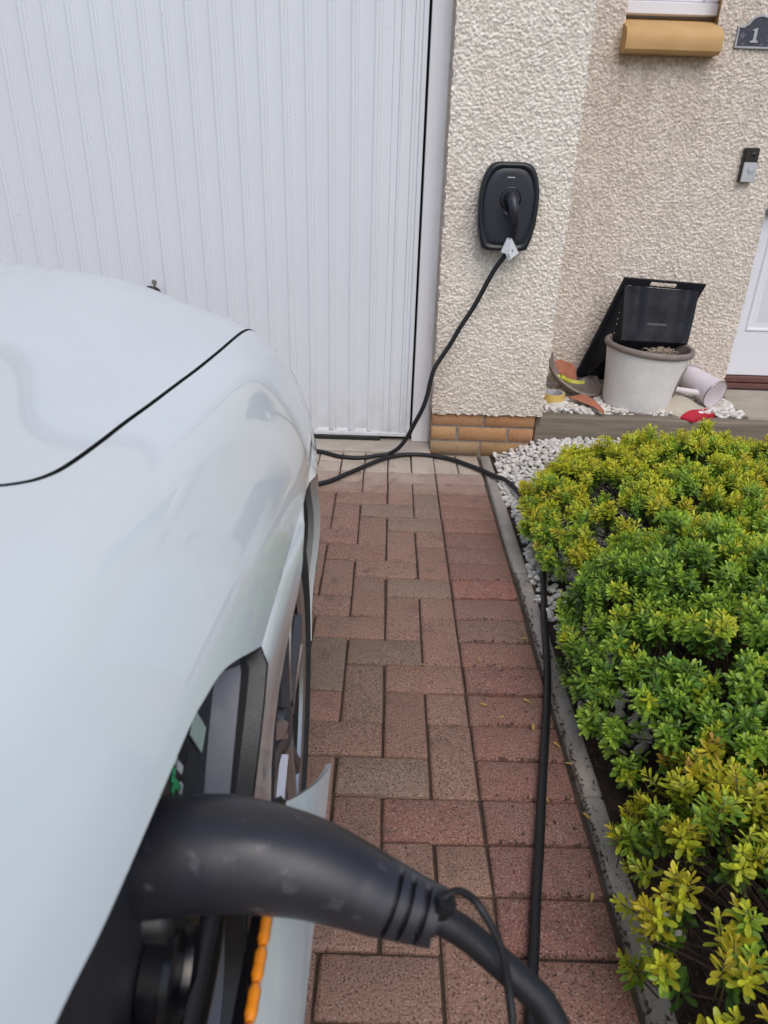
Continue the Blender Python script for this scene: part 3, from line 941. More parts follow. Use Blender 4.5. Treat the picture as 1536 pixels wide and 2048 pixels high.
# bonnet (both halves in one panel)
front_s = 1.62
hood_poly = np.vstack([[(0, front_s)], sh_in[:1] * 0 + [(sh_in[0, 0], front_s)], sh_in[1:], [(0, sh_in[-1, 1])]])
gx = np.arange(.0, .86, .016); gs = np.arange(.42, 1.64, .014)
g2 = np.array([(a, b) for a in gx for b in gs])
hin = inpoly(hood_poly)
g2h = g2[hin(g2[:, 0], g2[:, 1])]
mb = MB()
for sd in (1, -1):
    V3, F3 = cdt_patch(g2h, [(hood_poly, True)], hin, lambda a, b: S(a / WS, b, sd))
    mb.add(V3, F3.tolist())
me = mb.mesh('bonnet'); bm = bmesh.new(); bm.from_mesh(me); bmesh.ops.remove_doubles(bm, verts=bm.verts, dist=2e-4); bm.to_mesh(me); bm.free()
me.materials.append(M['paint']); fix_normals(me); shade(me, 40)
o = bpy.data.objects.new('bonnet', me); COL.objects.link(o); set_parent(o, car)
mb = MB()
for sd in (1, -1):
    q0 = S(sh_in[:, 0] / WS, sh_in[:, 1], sd); q1 = S(sh_out[:, 0] / WS, sh_out[:, 1], sd); dz_ = np.array([0, 0, .001]); dd_ = np.array([0, 0, .02])
    mb = MB(); mb.rings([q0 - dz_, q0 - dd_, q1 - dd_, q1 - dz_], False); mb.obj('bonnet_gap_shade', M['under'], car)  # black channel added in the shut gap, standing in for its shade
# charge port opening in (w, s), and its lower part on the flank
port_up = spline([(1.0 * WS, .531), (.985 * WS, .499), (.971 * WS, .470), (.960 * WS, .443), (.954 * WS, .42), (.950 * WS, .395), (.946 * WS, .365), (.943 * WS, .30), (.9405 * WS, .25), (.938 * WS, .213), (.933 * WS, .168), (.933 * WS, .11), (.942 * WS, .075), (.965 * WS, .06), (1.0 * WS, .06)], 6)
def wing(mb, sd):
    ss = np.r_[np.arange(-2.9, -.3, .2), np.arange(-.3, 2.3, .012)]
    if sd == 1:
        outer = np.vstack([[(WS, s) for s in np.arange(2.3, .54, -.012)], port_up, [(WS, s) for s in np.r_[np.arange(.05, -.3, -.012), np.arange(-.4, -2.95, -.2)]]])
    else:
        outer = np.array([(WS, s) for s in np.r_[np.arange(2.3, -.3, -.012), np.arange(-.4, -2.95, -.2)]])
    inner = sh_out[::-1]
    poly = np.vstack([outer, [(.62 * WS, outer[-1, 1]), (.62 * WS, .1), (0, .15)], inner, [(sh_out[0, 0], front_s + .004), (0, front_s + .004), (0, 2.3)]])
    inn = inpoly(poly)
    a1 = np.array([(a, b) for a in np.r_[np.arange(.0, .8, .03), np.arange(.8, 1.068, .009)] for b in ss])
    keep = inn(a1[:, 0], a1[:, 1])
    d = np.min(np.hypot(a1[:, None, 0] - outer[None, ::2, 0], a1[:, None, 1] - outer[None, ::2, 1]), 1)
    a1 = a1[keep & (d > .004)]
    V3, F3 = cdt_patch(a1, [(poly, True)], inn, lambda a, b: S(a / WS, b, sd))
    mb.add(V3, F3.tolist())
both(wing, 'wing', M['paint'], car, smooth=32)
# flank below the crease: wheel arch, charge port notch
YC, ZC, RA = .87, .36, .412
YR = YC - 2.93
cs = S(np.ones(400), np.linspace(-2.9, 1.5, 400))
def x_crease(y): return np.interp(y, cs[:, 1], cs[:, 0])
def z_crease(y): return np.interp(y, cs[:, 1], cs[:, 2])
def X_flank(y, z):
    r = np.minimum(np.hypot(y - YC, z - ZC), np.hypot(y - YR, z - ZC))
    k = sm(0.0, .04, z_crease(y) - z)
    fl = .008 * np.exp(-np.maximum(r - RA, 0) / .045) * k - .040 * sm(.77, .58, z) * sm(1.28, .95, y) * (.28 + .72 * sm(.46, .72, y))
    low = -.012 * sm(.52, .22, z)
    nose = -.015 * sm(1.05, 1.36, y) * sm(.62, .3, z)
    return x_crease(y) + fl + low + nose + .0075 * sm(0.0, .011, z_crease(y) - z) * sm(1.38, 1.2, y)
def arch(yc, n=40):
    a0 = math.asin((.24 - ZC) / RA)
    t = np.linspace(a0, math.pi - a0, n); return np.stack([yc + RA * np.cos(t), ZC + RA * np.sin(t)], 1)
fl_notch = spline([(.523, .7835), (.495, .757), (.472, .732), (.448, .702), (.428, .672), (.412, .640), (.396, .590), (.38, .540), (.35, .505), (.30, .492), (.15, .490), (.08, .50), (.062, .56), (.06, .789)], 5)
def flank(mb, sd):
    top = [(y, z_crease(y)) for y in np.arange(1.36, .535, -.012)]
    if sd == 1: top += [tuple(p) for p in fl_notch]
    else: top += [(y, z_crease(y)) for y in np.arange(.53, .07, -.012)]
    top += [(y, z_crease(y)) for y in np.r_[np.arange(.05, -.3, -.02), np.arange(-.4, -2.85, -.1)]]
    bot = [(-2.85, .30), (-2.7, .24)] + [tuple(p) for p in arch(YR)[::-1]] + [(y, .22) for y in np.arange(-1.5, .45, .05)] + [tuple(p) for p in arch(YC)[::-1]] + [(1.30, .235), (1.355, .26)]
    poly = np.array(top + bot); inn = inpoly(poly)
    a1 = np.array([(y, z) for y in np.r_[np.arange(-2.8, -.4, .06), np.arange(-.4, 1.36, .011)] for z in np.arange(.22, .83, .0105)])
    keep = inn(a1[:, 0], a1[:, 1])
    a1 = a1[keep]
    seg = poly
    d = np.full(len(a1), 9.)
    for k in range(0, len(seg)): d = np.minimum(d, np.hypot(a1[:, 0] - seg[k, 0], a1[:, 1] - seg[k, 1]))
    a1 = a1[d > .004]
    def lift(y, z):
        x = X_flank(y, z)
        return np.stack([x if sd == 1 else 2 * XC - x, y, z], -1)
    V3, F3 = cdt_patch(a1, [(poly, True)], inn, lift)
    mb.add(V3, F3.tolist())
    for yc in (YC, YR):
        L = lift(*arch(yc).T); c = np.array([0, yc, ZC]); inw = np.array([-sd, 0, 0.])
        mid = L + inw * .012; mid[:, 1] += (yc - L[:, 1]) * .012; mid[:, 2] += (ZC - L[:, 2]) * .012
        mb.rings([L, mid, L + inw * .024], False)
both(flank, 'side_panel', M['paint'], car, smooth=32)
# arch liners, under structure
for yc_ in (YC, YR):
    def liner(mb, sd, yc=yc_):
        R = []
        for dx in (.10, .30):
            P_ = arch(yc); x = XC + sd * (.955 - dx)
            R.append(np.stack([np.full(len(P_), x), yc + (P_[:, 0] - yc) * 1.02, ZC + (P_[:, 1] - ZC) * 1.02], 1))
        mb.rings(R, False)
    both(liner, 'wheel_arch_liner', M['under'], car)
mb = MB(); mb.box((XC - .66, -2.75, .18), (XC + .66, 1.45, .72)); mb.box((XC - .80, -1.55, .18), (XC + .80, .40, .60)); mb.box((XC - .55, .3, .72), (XC + .55, 1.4, .86))
mb.obj('underbody', M['under'], car)
# bumper corner line: lamp unit on the nose
def lamp(mb, sd):
    w_ = np.linspace(.80, .985, 14); s_ = np.linspace(1.66, 1.78, 8)
    Wg, Sg = np.meshgrid(w_, s_); G = S(Wg, Sg, sd); G[..., 1] += .004; G[..., 2] += .003
    mb.grid(G)
both(lamp, 'headlamp', M['lamp_glass'], car)
mb = MB(); Wg, Sg = np.meshgrid(np.linspace(-.55, .55, 20), np.linspace(1.80, 2.12, 8)); G = S(abs(Wg), Sg); G[..., 0] = XC + np.sign(Wg) * (G[..., 0] - XC); G[..., 1] += .006
mb.grid(G); mb.obj('grille', M['bevel_trim'], car, smooth=40)
# cabin (behind the camera's view)
def cab(y):   # belt half-width, roof half-width, roof height
    return .80, .60, 1.06 + .55 * math.sin(math.pi * min(1, max(0, (.25 - y) / 2.0)) * .5) if y > -1.75 else 1.61 - .28 * ((-1.75 - y) / 1.05) ** 2
ys_c = np.linspace(.16, -.75, 12); R = []
for y in ys_c:
    t = (.16 - y) / .91; z1 = 1.02 + .54 * t; hw = .80 - .2 * t
    R.append([(XC + hw * k, y + .22 * (1 - k * k) * (1 - t), z1 + .02 * (1 - k * k)) for k in np.linspace(-1, 1, 13)])
MB().grid(np.array(R)).obj('windscreen', M['glass'], car, smooth=60)
R = []
for y in np.linspace(-.755, -2.55, 16):
    z1 = 1.565 + .05 * math.sin(math.pi * (-.755 - y) / 1.6) - .10 * sm(-1.9, -2.55, y)
    R.append([(XC + .6 * k, y, float(z1) + .02 * (1 - k * k)) for k in np.linspace(-1, 1, 13)])
R = np.array(R)
MB().grid(R).obj('roof', M['paint'], car, smooth=60)
def sideglass(mb, sd):
    top = [(XC + sd * .60, -.70, 1.53)] + [(XC + sd * .6, *r[0][1:]) for r in R] + [(XC + sd * .6, -2.6, 1.4)]
    bot = [(XC + sd * .80, .16, 1.0)] + [(XC + sd * (.85 if y < -.3 else .82), y, .985) for y in np.linspace(-.2, -2.6, 16)] + [(XC + sd * .8, -2.85, .99)]
    mb.rings([np.array(top), np.array(bot)], False)
both(sideglass, 'side_window', M['glass'], car)
mb = MB(); mb.rings([[(XC + .6 * k, -2.55, 1.47) for k in np.linspace(-1, 1, 5)], [(XC + .8 * k, -2.86, .99) for k in np.linspace(-1, 1, 5)]], False)
mb.obj('rear_window', M['glass'], car)
mb = MB(); mb.box((XC - .945, -2.92, .28), (XC + .945, -2.84, .99), .03); mb.obj('tailgate', M['paint'], car, smooth=40)
mb = MB(); Gs = np.array([[(XC + a * .8, y, .99 - .0 * a) for a in (-1, 1)] for y in (.2, -2.85)]); mb.grid(Gs); mb.obj('interior_floor', M['under'], car)

# wheels
def make_wheel(sd, yc, steer=0.0):
    w = empty('wheel', (0, 0, 0), car)
    xo = XC + sd * (-.141 - XC)
    mt = Matrix.Translation((xo, yc, ZC)) @ Matrix.Rotation(steer, 4, 'Z') @ Matrix.Rotation(math.pi / 2 * sd, 4, 'Y')
    ty = [(.262, -.006), (.272, .006), (.288, .013), (.315, .012), (.338, -.002), (.352, -.020), (.358, -.045), (.358, -.20), (.345, -.235), (.27, -.24)]
    mb = MB(); mb.lathe(ty, 64, mt)
    mb.obj('tyre', M['rubber'], w, smooth=40)
    mb = MB(); mb.lathe([(.264, -.004), (.266, .004), (.262, .006), (.238, .003), (.233, -.004)], 72, mt)
    mb.obj('rim', M['rim_light'], w, smooth=40)
    mb = MB(); mb.lathe([(.2335, -.004), (.229, -.05), (.222, -.20)], 72, mt)
    mb.obj('rim_barrel', M['under'], w, smooth=40)
    for k in range(5):
        a = k * 2 * math.pi / 5 + .35
        for q, (da, mat) in enumerate(((-.15, 'rim_light'), (.17, 'rim_dark'))):
            mb = MB(); R_ = []
            for r, wd, zf, zb in ((.045, .034, .004, -.05), (.10, .026, .002, -.045), (.18, .028, .003, -.045), (.240, .040, .003, -.05)):
                aa = a + da * (.25 + .75 * r / .24)
                c = np.array([r * math.cos(aa), r * math.sin(aa)]); t = np.array([-math.sin(aa), math.cos(aa)])
                pts = [(*(c - t * wd * .55), zf - .012), (*(c - t * wd * .35), zf), (*(c + t * wd * .35), zf), (*(c + t * wd * .55), zf - .012), (*(c + t * wd * .4), zb), (*(c - t * wd * .4), zb)]
                P_ = np.array(pts) @ np.array(mt.to_3x3()).T + np.array(mt.translation); R_.append(P_)
            mb.rings(R_, True, True, True); mb.obj('spoke', M[mat], w, smooth=30)
    mb = MB(); mb.lathe([(.0001, .004), (.03, .004), (.042, -.004), (.05, -.05)], 24, mt); mb.obj('hub_cap', M['rim_dark'], w, smooth=40)
    mb = MB(); mb.lathe([(.19, -.085), (.19, -.075), (.10, -.072), (.0001, -.07)], 40, mt); mb.obj('brake_disc', M['disc'], w, smooth=40)
    return w
make_wheel(1, YC, .03); make_wheel(-1, YC, .03); make_wheel(1, YR); make_wheel(-1, YR)

nk = fl_notch[np.argsort(fl_notch[:, 0])]
def trim_top(y): return min(.62, float(np.interp(y, nk[4:, 0], nk[4:, 1]))) if y < .418 else .62 - (y - .418) * 2.2
lt = np.array([[(float(X_flank(y, z)) + .003, y, z) for z in np.linspace(.24, trim_top(y), 12)] for y in np.linspace(.075, .475, 30)])
MB().grid(lt).obj('lower_trim', M['black_plastic'], car, smooth=50)
# charge port recess
port = empty('charge_port', (0, 0, 0), car)
pu = S(port_up[:, 0] / WS, port_up[:, 1])
pn = np.stack([X_flank(fl_notch[:, 0], fl_notch[:, 1]), fl_notch[:, 0], fl_notch[:, 1]], -1)
loop = np.vstack([pu, pn[::-1][1:-1]])
cen = loop.mean(0)
def inset(L, k, dx, dz=0.0):
    Q = cen + (L - cen) * k; Q = Q.copy(); Q[:, 0] = L[:, 0] * (.35 if dx < .02 else 0) - .112 * (.65 if dx < .02 else 1) - dx; Q[:, 2] += dz; return Q
l0 = loop + np.array([-.0015, 0, 0]); l1 = cen + (loop - cen) * np.array([1, .97, .96]) + np.array([-.016, 0, 0])
l2 = inset(loop, .94, .014); l3 = inset(loop, .885, .031)
mb = MB(); mb.rings([l0, l1], True); mb.obj('port_edge', M['black_plastic'], port, smooth=40)
nL = len(loop); nU = len(pu)
MB().rings([l1, l2], True).obj('port_lining', M['under'], port, smooth=40)
V_l = np.concatenate([l2, l3])
MB().add(V_l, [(j, (j + 1) % nL, nL + (j + 1) % nL, nL + j) for j in range(nU, nL - 1)]).obj('port_bevel', M['bevel_trim'], port, smooth=40)
MB().add(V_l, [(j, (j + 1) % nL, nL + (j + 1) % nL, nL + j) for j in list(range(0, nU)) + [nL - 1]] + [tuple(range(nL, 2 * nL))]).obj('port_housing', M['dark_trim'], port, smooth=40)
xh = float(l3[:, 0].mean())
mtp = Matrix.Translation((xh + .006, .285, .690)) @ Matrix.Rotation(math.pi / 2, 4, 'Y')
mb = MB(); mb.lathe([(.046, -.004), (.046, .010), (.042, .014), (.037, .011), (.036, .005), (.0001, .005)], 40, mtp); mb.obj('socket_cover', M['gloss_black'], port, smooth=40)
mb = MB(); mb.tube(spline([(xh + .012, .215, .745), (xh + .02, .222, .68), (xh + .022, .26, .640), (xh + .02, .34, .632), (xh + .016, .39, .66)], 6), .009, 10); mb.obj('cover_strap', M['black_plastic'], port, smooth=60)
mb = MB(); mb.tube([(-.125, .38, .652), (-.124, .30, .645), (-.124, .20, .643), (-.126, .1, .645)], .008, 10); mb.obj('drain_rail', M['dark_trim'], port, smooth=60)
for (cx_, cy2, cz) in ((0, .30, .0),):
    pass
def on_housing(y, z, dy, dz, off, ang=0.0):
    c, s_ = math.cos(ang), math.sin(ang); P_ = []
    for a, b in ((-1, -1), (1, -1), (1, 1), (-1, 1)):
        P_.append((xh + off, y + (a * dy * c - b * dz * s_), z + (a * dy * s_ + b * dz * c)))
    return P_
mb = MB(); mb.prism(on_housing(.425, .772, .010, .022, .0015, .5), (.001, 0, 0)); mb.obj('sticker', M['sticker'], port)
mb = MB(); mb.prism(on_housing(.352, .792, .036, .030, .001, .5), (.002, 0, 0)); mb.obj('status_panel', M['gloss_black'], port)
for y, z, dy, dz, mt_ in ((.288, .797, .0025, .006, 'white_print'), (.279, .789, .0022, .007, 'green_print'), (.273, .801, .002, .004, 'green_print'), (.270, .795, .002, .003, 'green_print'), (.276, .806, .002, .003, 'green_print'), (.284, .781, .003, .0035, 'white_print'), (.281, .812, .0025, .003, 'white_print')):
    mb = MB(); mb.prism(on_housing(y + .083, z - .008, dy * 1.2, dz * 1.2, .0035, .5), (.0006, 0, 0)); mb.obj('panel_symbol', M[mt_], port)
# flap: the same patch slid outwards and down, orange clips along its upper edge
flap = empty('charge_flap', (0, 0, 0), car)
def flap_pt(a, b):
    """a: 0 lower edge .. 1 upper edge, b: s along the car"""
    w = 1.0 - a * .072
    p = S(w, b); q = np.stack([p[..., 0] + .060 + .002 * a, p[..., 1] + .040, p[..., 2] - .182 + .01 * a], -1)
    return q
nb_ = 30; aa = np.linspace(0, 1, 9) ** 1.5
rows = []
for a in aa:
    s1 = .530 - .128 * a ** .85
    rows.append([flap_pt(a, s) for s in np.linspace(s1, .05, nb_)])
G = np.array(rows); G2 = G + np.array([-.006, 0, -.003])
mb = MB(); mb.grid(G); mb.grid(G2)
bd = lambda g: np.vstack([g[0, :], g[1:, -1], g[-1, ::-1][1:], g[::-1][1:-1, 0]])
mb.rings([bd(G), bd(G2)], True)
me = mb.mesh('flap_panel'); bm = bmesh.new(); bm.from_mesh(me); bmesh.ops.remove_doubles(bm, verts=bm.verts, dist=1e-5); bm.to_mesh(me); bm.free()
me.materials.append(M['paint']); fix_normals(me); shade(me, 30)
o = bpy.data.objects.new('flap_panel', me); COL.objects.link(o); set_parent(o, flap)
L = G[-1]
mb = MB(); mb.rings([L + np.array([-.003, 0, -.006]), L + np.array([-.010, 0, .004]), L + np.array([-.016, 0, .0]), L + np.array([-.016, 0, -.02])], False); mb.obj('flap_liner', M['gloss_black'], flap, smooth=50)
for k in range(12):
    i0 = 5 + k * 2.05
    t = np.linspace(i0, min(nb_ - 1, i0 + 1.85), 6); P_ = np.stack([np.interp(t, np.arange(nb_), L[:, j]) for j in range(3)], 1) + np.array([-.004, 0, .004])
    mb = MB(); mb.tube(P_, [.0028, .0044, .004, .004, .0044, .0028], 8); mb.obj('orange_clip', M['orange'], flap, smooth=60)
mb = MB(); mb.box((-.115, .20, .60), (-.07, .235, .612), .003); mb.box((-.115, .10, .60), (-.07, .13, .612), .003); mb.obj('flap_arm', M['gloss_black'], flap)

# ------------------------------------------------------------------ wall charger
CX, CZ0, CZ1 = .447, .893, 1.210
chg = thing('wall_charger', (CX, 3.03, CZ0), 'black rounded wall charger on the cream roughcast pillar', 'charger')
hwp = [(0, .058), (.008, .076), (.03, .090), (.07, .0945), (.15, .1035), (.3, .113), (.45, .1165), (.6, .117), (.72, .114), (.84, .104), (.92, .092), (.965, .079), (.99, .064), (1, .050)]
def outline(sc, y, dz=0.0, shrink=0.0):
    t = np.array([p[0] for p in hwp]); w = np.array([p[1] for p in hwp])
    tt = np.r_[0, .004, .012, .03, .06, np.linspace(.1, .9, 17), .94, .965, .985, .996, 1.0]
    ww = np.interp(tt, t, w)
    zc = (CZ0 + CZ1) / 2; hh = (CZ1 - CZ0) / 2
    z = zc + (tt * 2 - 1) * (hh - shrink)
    ww = ww - shrink
    R_ = [(CX + a, y, b) for a, b in zip(ww, z)] + [(CX - a, y, b) for a, b in zip(ww[::-1], z[::-1])]
    return np.array(R_)
mb = MB(); mb.rings([outline(1, 3.035, shrink=.008), outline(1, 2.985, shrink=.003), outline(1, 2.962, shrink=.0), outline(1, 2.948, shrink=.0015), outline(1, 2.940, shrink=.006), outline(1, 2.938, shrink=.012), outline(1, 2.9415, shrink=.019), outline(1, 2.9445, shrink=.0215)], True, True, True)
mb.obj('charger_shell', M['charger'], chg, smooth=50)
mb = MB(); mb.rings([outline(1, 2.9444, shrink=.0225), outline(1, 2.9432, shrink=.024), outline(1, 2.9425, shrink=.04)], True, False, True)
mb.obj('charger_face', M['charger_face'], chg, smooth=50)
MB().box((CX - .014, 2.9412, 1.155), (CX + .014, 2.9424, 1.1585), .0004).obj('status_bar', M['led'], chg)
SX, SZ = .452, 1.083
mts = Matrix.Translation((SX, 2.943, SZ)) @ Matrix.Rotation(math.pi / 2, 4, 'X')
mb = MB(); mb.lathe([(.041, -.001), (.041, .002), (.038, .004), (.036, .001), (.035, -.006)], 48, mts); mb.lathe([(.035, -.004), (.0001, -.004)], 48, mts)
mb.obj('socket_ring', M['gloss_black'], chg, smooth=40)
mb = MB(); mb.tube([(.430, 2.9415, 1.038), (.438, 2.9405, 1.034), (.445, 2.9415, 1.028)], .0012, 6); mb.obj('latch_edge', M['chrome'], chg)

# ------------------------------------------------------------------ charging cable
cb = thing('charging_cable', (.3, .9, .01), 'long black charging cable trailing over the paving from wall charger to car', 'cable')
# wall plug
mb = MB(); mb.lathe([(.027, -.004), (.027, .02), (.025, .034), (.020, .042), (.0001, .044)], 32, mts); mb.obj('wall_plug', M['black_plastic'], cb, smooth=40)
ax = spline([(SX, 2.915, SZ + .012), (SX + .003, 2.893, SZ - .008), (SX + .009, 2.882, SZ - .035), (SX + .014, 2.884, SZ - .062), (SX + .017, 2.889, SZ - .078)], 6)
mb = MB(); mb.tube(ax, np.interp(np.linspace(0, 1, len(ax)), [0, .15, .5, .8, 1], [.019, .0215, .019, .016, .0135]), 16); mb.obj('plug_handle', M['plug'], cb, smooth=50)
ax2 = spline([(SX + .017, 2.889, SZ - .076), (SX + .019, 2.893, SZ - .092), (SX + .020, 2.898, SZ - .112)], 16)
rr = .0125 - .0028 * np.linspace(0, 1, len(ax2)) + .0016 * np.where((np.arange(len(ax2)) % 6) < 3, 1, -1)
mb = MB(); mb.tube(ax2, rr, 14); mb.obj('strain_relief', M['black_plastic'], cb, smooth=40)
path = [(SX + .020, 2.898, SZ - .105), (.473, 2.902, .965), (.466, 2.915, .925), (.449, 2.93, .880), (.410, 2.945, .813), (.352, 2.955, .685), (.300, 2.955, .595), (.261, 2.955, .519), (.222, 2.952, .455), (.200, 2.945, .414), (.187, 2.94, .36), (.178, 2.935, .307), (.160, 2.932, .245), (.130, 2.935, .178), (.098, 2.945, .105), (.063, 2.958, .05), (.02, 2.972, .016),
        (-.03, 2.958, .0115), (-.107, 2.925, .0115), (-.197, 2.934, .0115), (-.29, 2.985, .0115), (-.40, 3.0, .0115), (-.50, 2.95, .0115), (-.54, 2.80, .0115), (-.48, 2.64, .0115), (-.36, 2.585, .0115), (-.238, 2.642, .0115), (-.142, 2.754, .0115), (-.017, 2.907, .0115), (.06, 2.965, .0115), (.14, 2.987, .0115), (.22, 2.975, .0115), (.296, 2.945, .0115), (.36, 2.89, .0115), (.420, 2.825, .0125),
        (.468, 2.745, .020), (.508, 2.668, .032), (.547, 2.50, .034), (.564, 2.275, .030), (.540, 2.056, .026), (.503, 1.839, .022), (.475, 1.68, .0175), (.447, 1.497, .0165), (.420, 1.36, .013), (.389, 1.224, .0115), (.361, 1.106, .0115), (.321, .932, .0115), (.296, .829, .0115), (.276, .738, .0115), (.258, .66, .0115), (.245, .58, .0115), (.238, .40, .0115), (.25, .20, .0115), (.27, .02, .02), (.265, -.08, .10), (.225, -.03, .30), (.18, .10, .50), (.145, .20, .62), (.125, .245, .685), (.112, .262, .708), (.098, .270, .719), (.078, .280, .731), (.058, .287, .744), (.040, .291, .752)]
cp_ = spline(path, 7)
mb = MB(); mb.tube(cp_, .0096, 12); mb.obj('cable', M['cable'], cb, smooth=60)
# label folded round the cable below the charger
tagp = empty('label_tag', (0, 0, 0), cb)
A_ = np.array([.4575, 2.9085, .944]); Bq = np.array([.4405, 2.921, .893]); d_ = (Bq - A_); 
mb = MB(); mb.tube([A_, Bq], .0105, 14, cap=False)
right_ = np.array([.048, -.014, -.010]); 
mb.prism([A_ + np.array([.004, -.010, .004]), A_ + np.array([.010, -.011, -.002]), np.array([.4975, 2.897, .894]), np.array([.4615, 2.903, .864]), Bq + np.array([.006, -.009, .0])], (0, -.0006, .0002))
mb.obj('label', M['label_white'], tagp)
def lab(u, v):   # point on the label leaf
    p0, p1, p2, p3 = Bq + np.array([.006, -.009, 0]), np.array([.4615, 2.903, .864]), np.array([.4975, 2.897, .894]), A_ + np.array([.010, -.011, -.002])
    return (p0 * (1 - u) + p1 * u) * (1 - v) + (p3 * (1 - u) + p2 * u) * v + np.array([0, -.0030, .0008])
for u0, u1, v0, v1 in ((.35, .92, .06, .09), (.40, .92, .13, .16), (.38, .92, .20, .23), (.45, .62, .58, .62), (.45, .50, .54, .68), (.57, .62, .54, .68)):
    MB().add([lab(u0, v0), lab(u1, v0), lab(u1, v1), lab(u0, v1)], [(0, 1, 2, 3)]).obj('label_print', M['label_ink'], tagp)
# car-side connector
vp = empty('car_plug', (0, 0, 0), cb)
body = spline([(-.215, .305, .768), (-.18, .306, .772), (-.143, .307, .778), (-.094, .307, .784), (-.046, .304, .779), (-.010, .299, .768), (.008, .2955, .761)], 14)
rad = np.interp(np.linspace(0, 1, len(body)), [0, .16, .34, .5, .67, .84, 1], [.033, .034, .0358, .035, .0305, .0258, .0235])
mb = MB(); mb.tube(body, rad, 48, sq=1.0); mb.obj('plug_body', M['plug'], vp, smooth=60)
mb = MB(); mb.box((-.20, .278, .722), (-.125, .332, .752), .006); mb.tube(spline([(-.2, .30, .742), (-.15, .302, .740), (-.115, .303, .746)], 4), .017, 12); mb.obj('plug_latch', M['black_plastic'], vp, smooth=50)
pb_o = bpy.data.objects['plug_body'].data
Vp = np.array([v.co for v in pb_o.vertices]); bc = np.array([-.072, .292, .813]); wgt = np.exp(-(((Vp[:, 0] - bc[0]) / .018) ** 2 + (((Vp - bc)[:, 1:] ** 2).sum(1)) / .013 ** 2))
Vp += wgt[:, None] * .0028 * np.array([.1, -.35, .93]); pb_o.vertices.foreach_set('co', Vp.ravel()); pb_o.update()
sr_ = spline([(.005, .2962, .7625), (.022, .2935, .757), (.043, .2905, .7505)], 24)
k_ = np.arange(len(sr_)); base_r = np.interp(k_ / len(sr_), [0, 1], [.0235, .0175])
groove = ((k_ + 3) % 12 < 4) & (k_ > 5)
mb = MB(); mb.tube(sr_, np.where(groove, base_r - .0055, base_r), 24); mb.obj('strain_relief', M['plug'], vp, smooth=35)
mb = MB()
dd = sr_[-1] - sr_[0]; dd /= np.linalg.norm(dd)
for up_ in ((0.1, .55, .83), (-.1, -.6, -.8)):
    u_ = np.array(up_); u_ -= dd * u_.dot(dd); u_ /= np.linalg.norm(u_)
    mb.tube(sr_ + u_ * (base_r - .004)[:, None], .0055, 8)
mb.obj('relief_spine', M['plug'], vp, smooth=40)
mb = MB(); mb.tube(spline([(.040, .287, .768), (.052, .291, .775), (.060, .288, .777), (.068, .280, .775), (.080, .270, .756), (.0865, .259, .731), (.0885, .245, .715), (.089, .225, .690), (.090, .20, .66)], 6), .0026, 8)
mb.tube([(.043, .287, .762), (.048, .287, .772)], .007, 8); mb.obj('cap_tether', M['cable'], vp, smooth=60)
mb = MB(); tt_ = np.linspace(0, 2 * np.pi, 22); mb.tube(np.stack([.100 + .010 * np.cos(tt_), np.full(22, .236), .697 + .010 * np.sin(tt_)], 1), .0024, 8, cap=False); mb.obj('tether_ring', M['cable'], vp, smooth=60)

# ------------------------------------------------------------------ doorbell and house number
db = thing('doorbell', (1.60, WY, 1.16), 'black and silver video doorbell on the roughcast beside the white front door', 'doorbell')
bx0, bx1 = 1.571, 1.634
mb = MB(); mb.box((bx0 - .001, WY - .030, 1.163), (bx1, WY + .002, 1.302), .004); mb.obj('doorbell_body', M['gloss_black'], db, smooth=40)
mb = MB(); mb.box((bx0 + .001, WY - .0365, 1.163), (bx1 + .001, WY - .0305, 1.244), .003); mb.obj('silver_cover', M['chrome'], db, smooth=40)
mtd = Matrix.Translation((bx0 + .038, WY - .0365, 1.213)) @ Matrix.Rotation(math.pi / 2, 4, 'X')
mb = MB(); mb.lathe([(.0155, -.001), (.0155, .0015), (.0125, .0018)], 32, mtd); mb.obj('button_ring', M['led'], db, smooth=40)
mb = MB(); mb.lathe([(.0122, .0005), (.0115, .002), (.0001, .0026)], 32, mtd); mb.obj('button', M['chrome'], db, smooth=40)
mtd2 = Matrix.Translation((bx0 + .038, WY - .0305, 1.276)) @ Matrix.Rotation(math.pi / 2, 4, 'X')
mb = MB(); mb.lathe([(.011, -.001), (.010, .002), (.0001, .003)], 28, mtd2); mb.obj('camera_lens', M['glass'], db, smooth=40)

nm = thing('number_plaque', (1.52, WY, 1.665), 'dark slate house number plaque with pale edge reading 1', 'plaque')
PXc, PZ0, PHW = 1.520, 1.672, .092
def plq(i):
    """outline inset by i: shoulders and a round arch on top"""
    L_ = []
    x0, x1, z0 = PXc - PHW + i, PXc + PHW - i, PZ0 + i
    L_ += [(x0, z0), (x1, z0), (x1, PZ0 + .080 - i * .7)]
    L_ += [(PXc + .066, PZ0 + .081 - i), (PXc + .058, PZ0 + .087 - i)]
    for a in np.linspace(.35, math.pi - .35, 15):
        L_.append((PXc + (.056 - i) * math.cos(a), PZ0 + .071 + (.051 - i) * math.sin(a)))
    L_ += [(PXc - .058, PZ0 + .087 - i), (PXc - .066, PZ0 + .081 - i), (x0, PZ0 + .080 - i * .7)]
    return L_
R = [[(x, y, z) for x, z in plq(i)] for i, y in ((.0, WY + .002), (0, WY - .012), (.002, WY - .014), (.008, WY - .014), (.0095, WY - .0105))]
mb = MB(); mb.rings([np.array(r) for r in R], True); mb.obj('plaque_edge', M['pewter'], nm, smooth=40)
mb = MB(); mb.prism([(x, WY - .0105, z) for x, z in plq(.0085)], (0, .003, 0)); mb.obj('slate_face', M['slate'], nm)
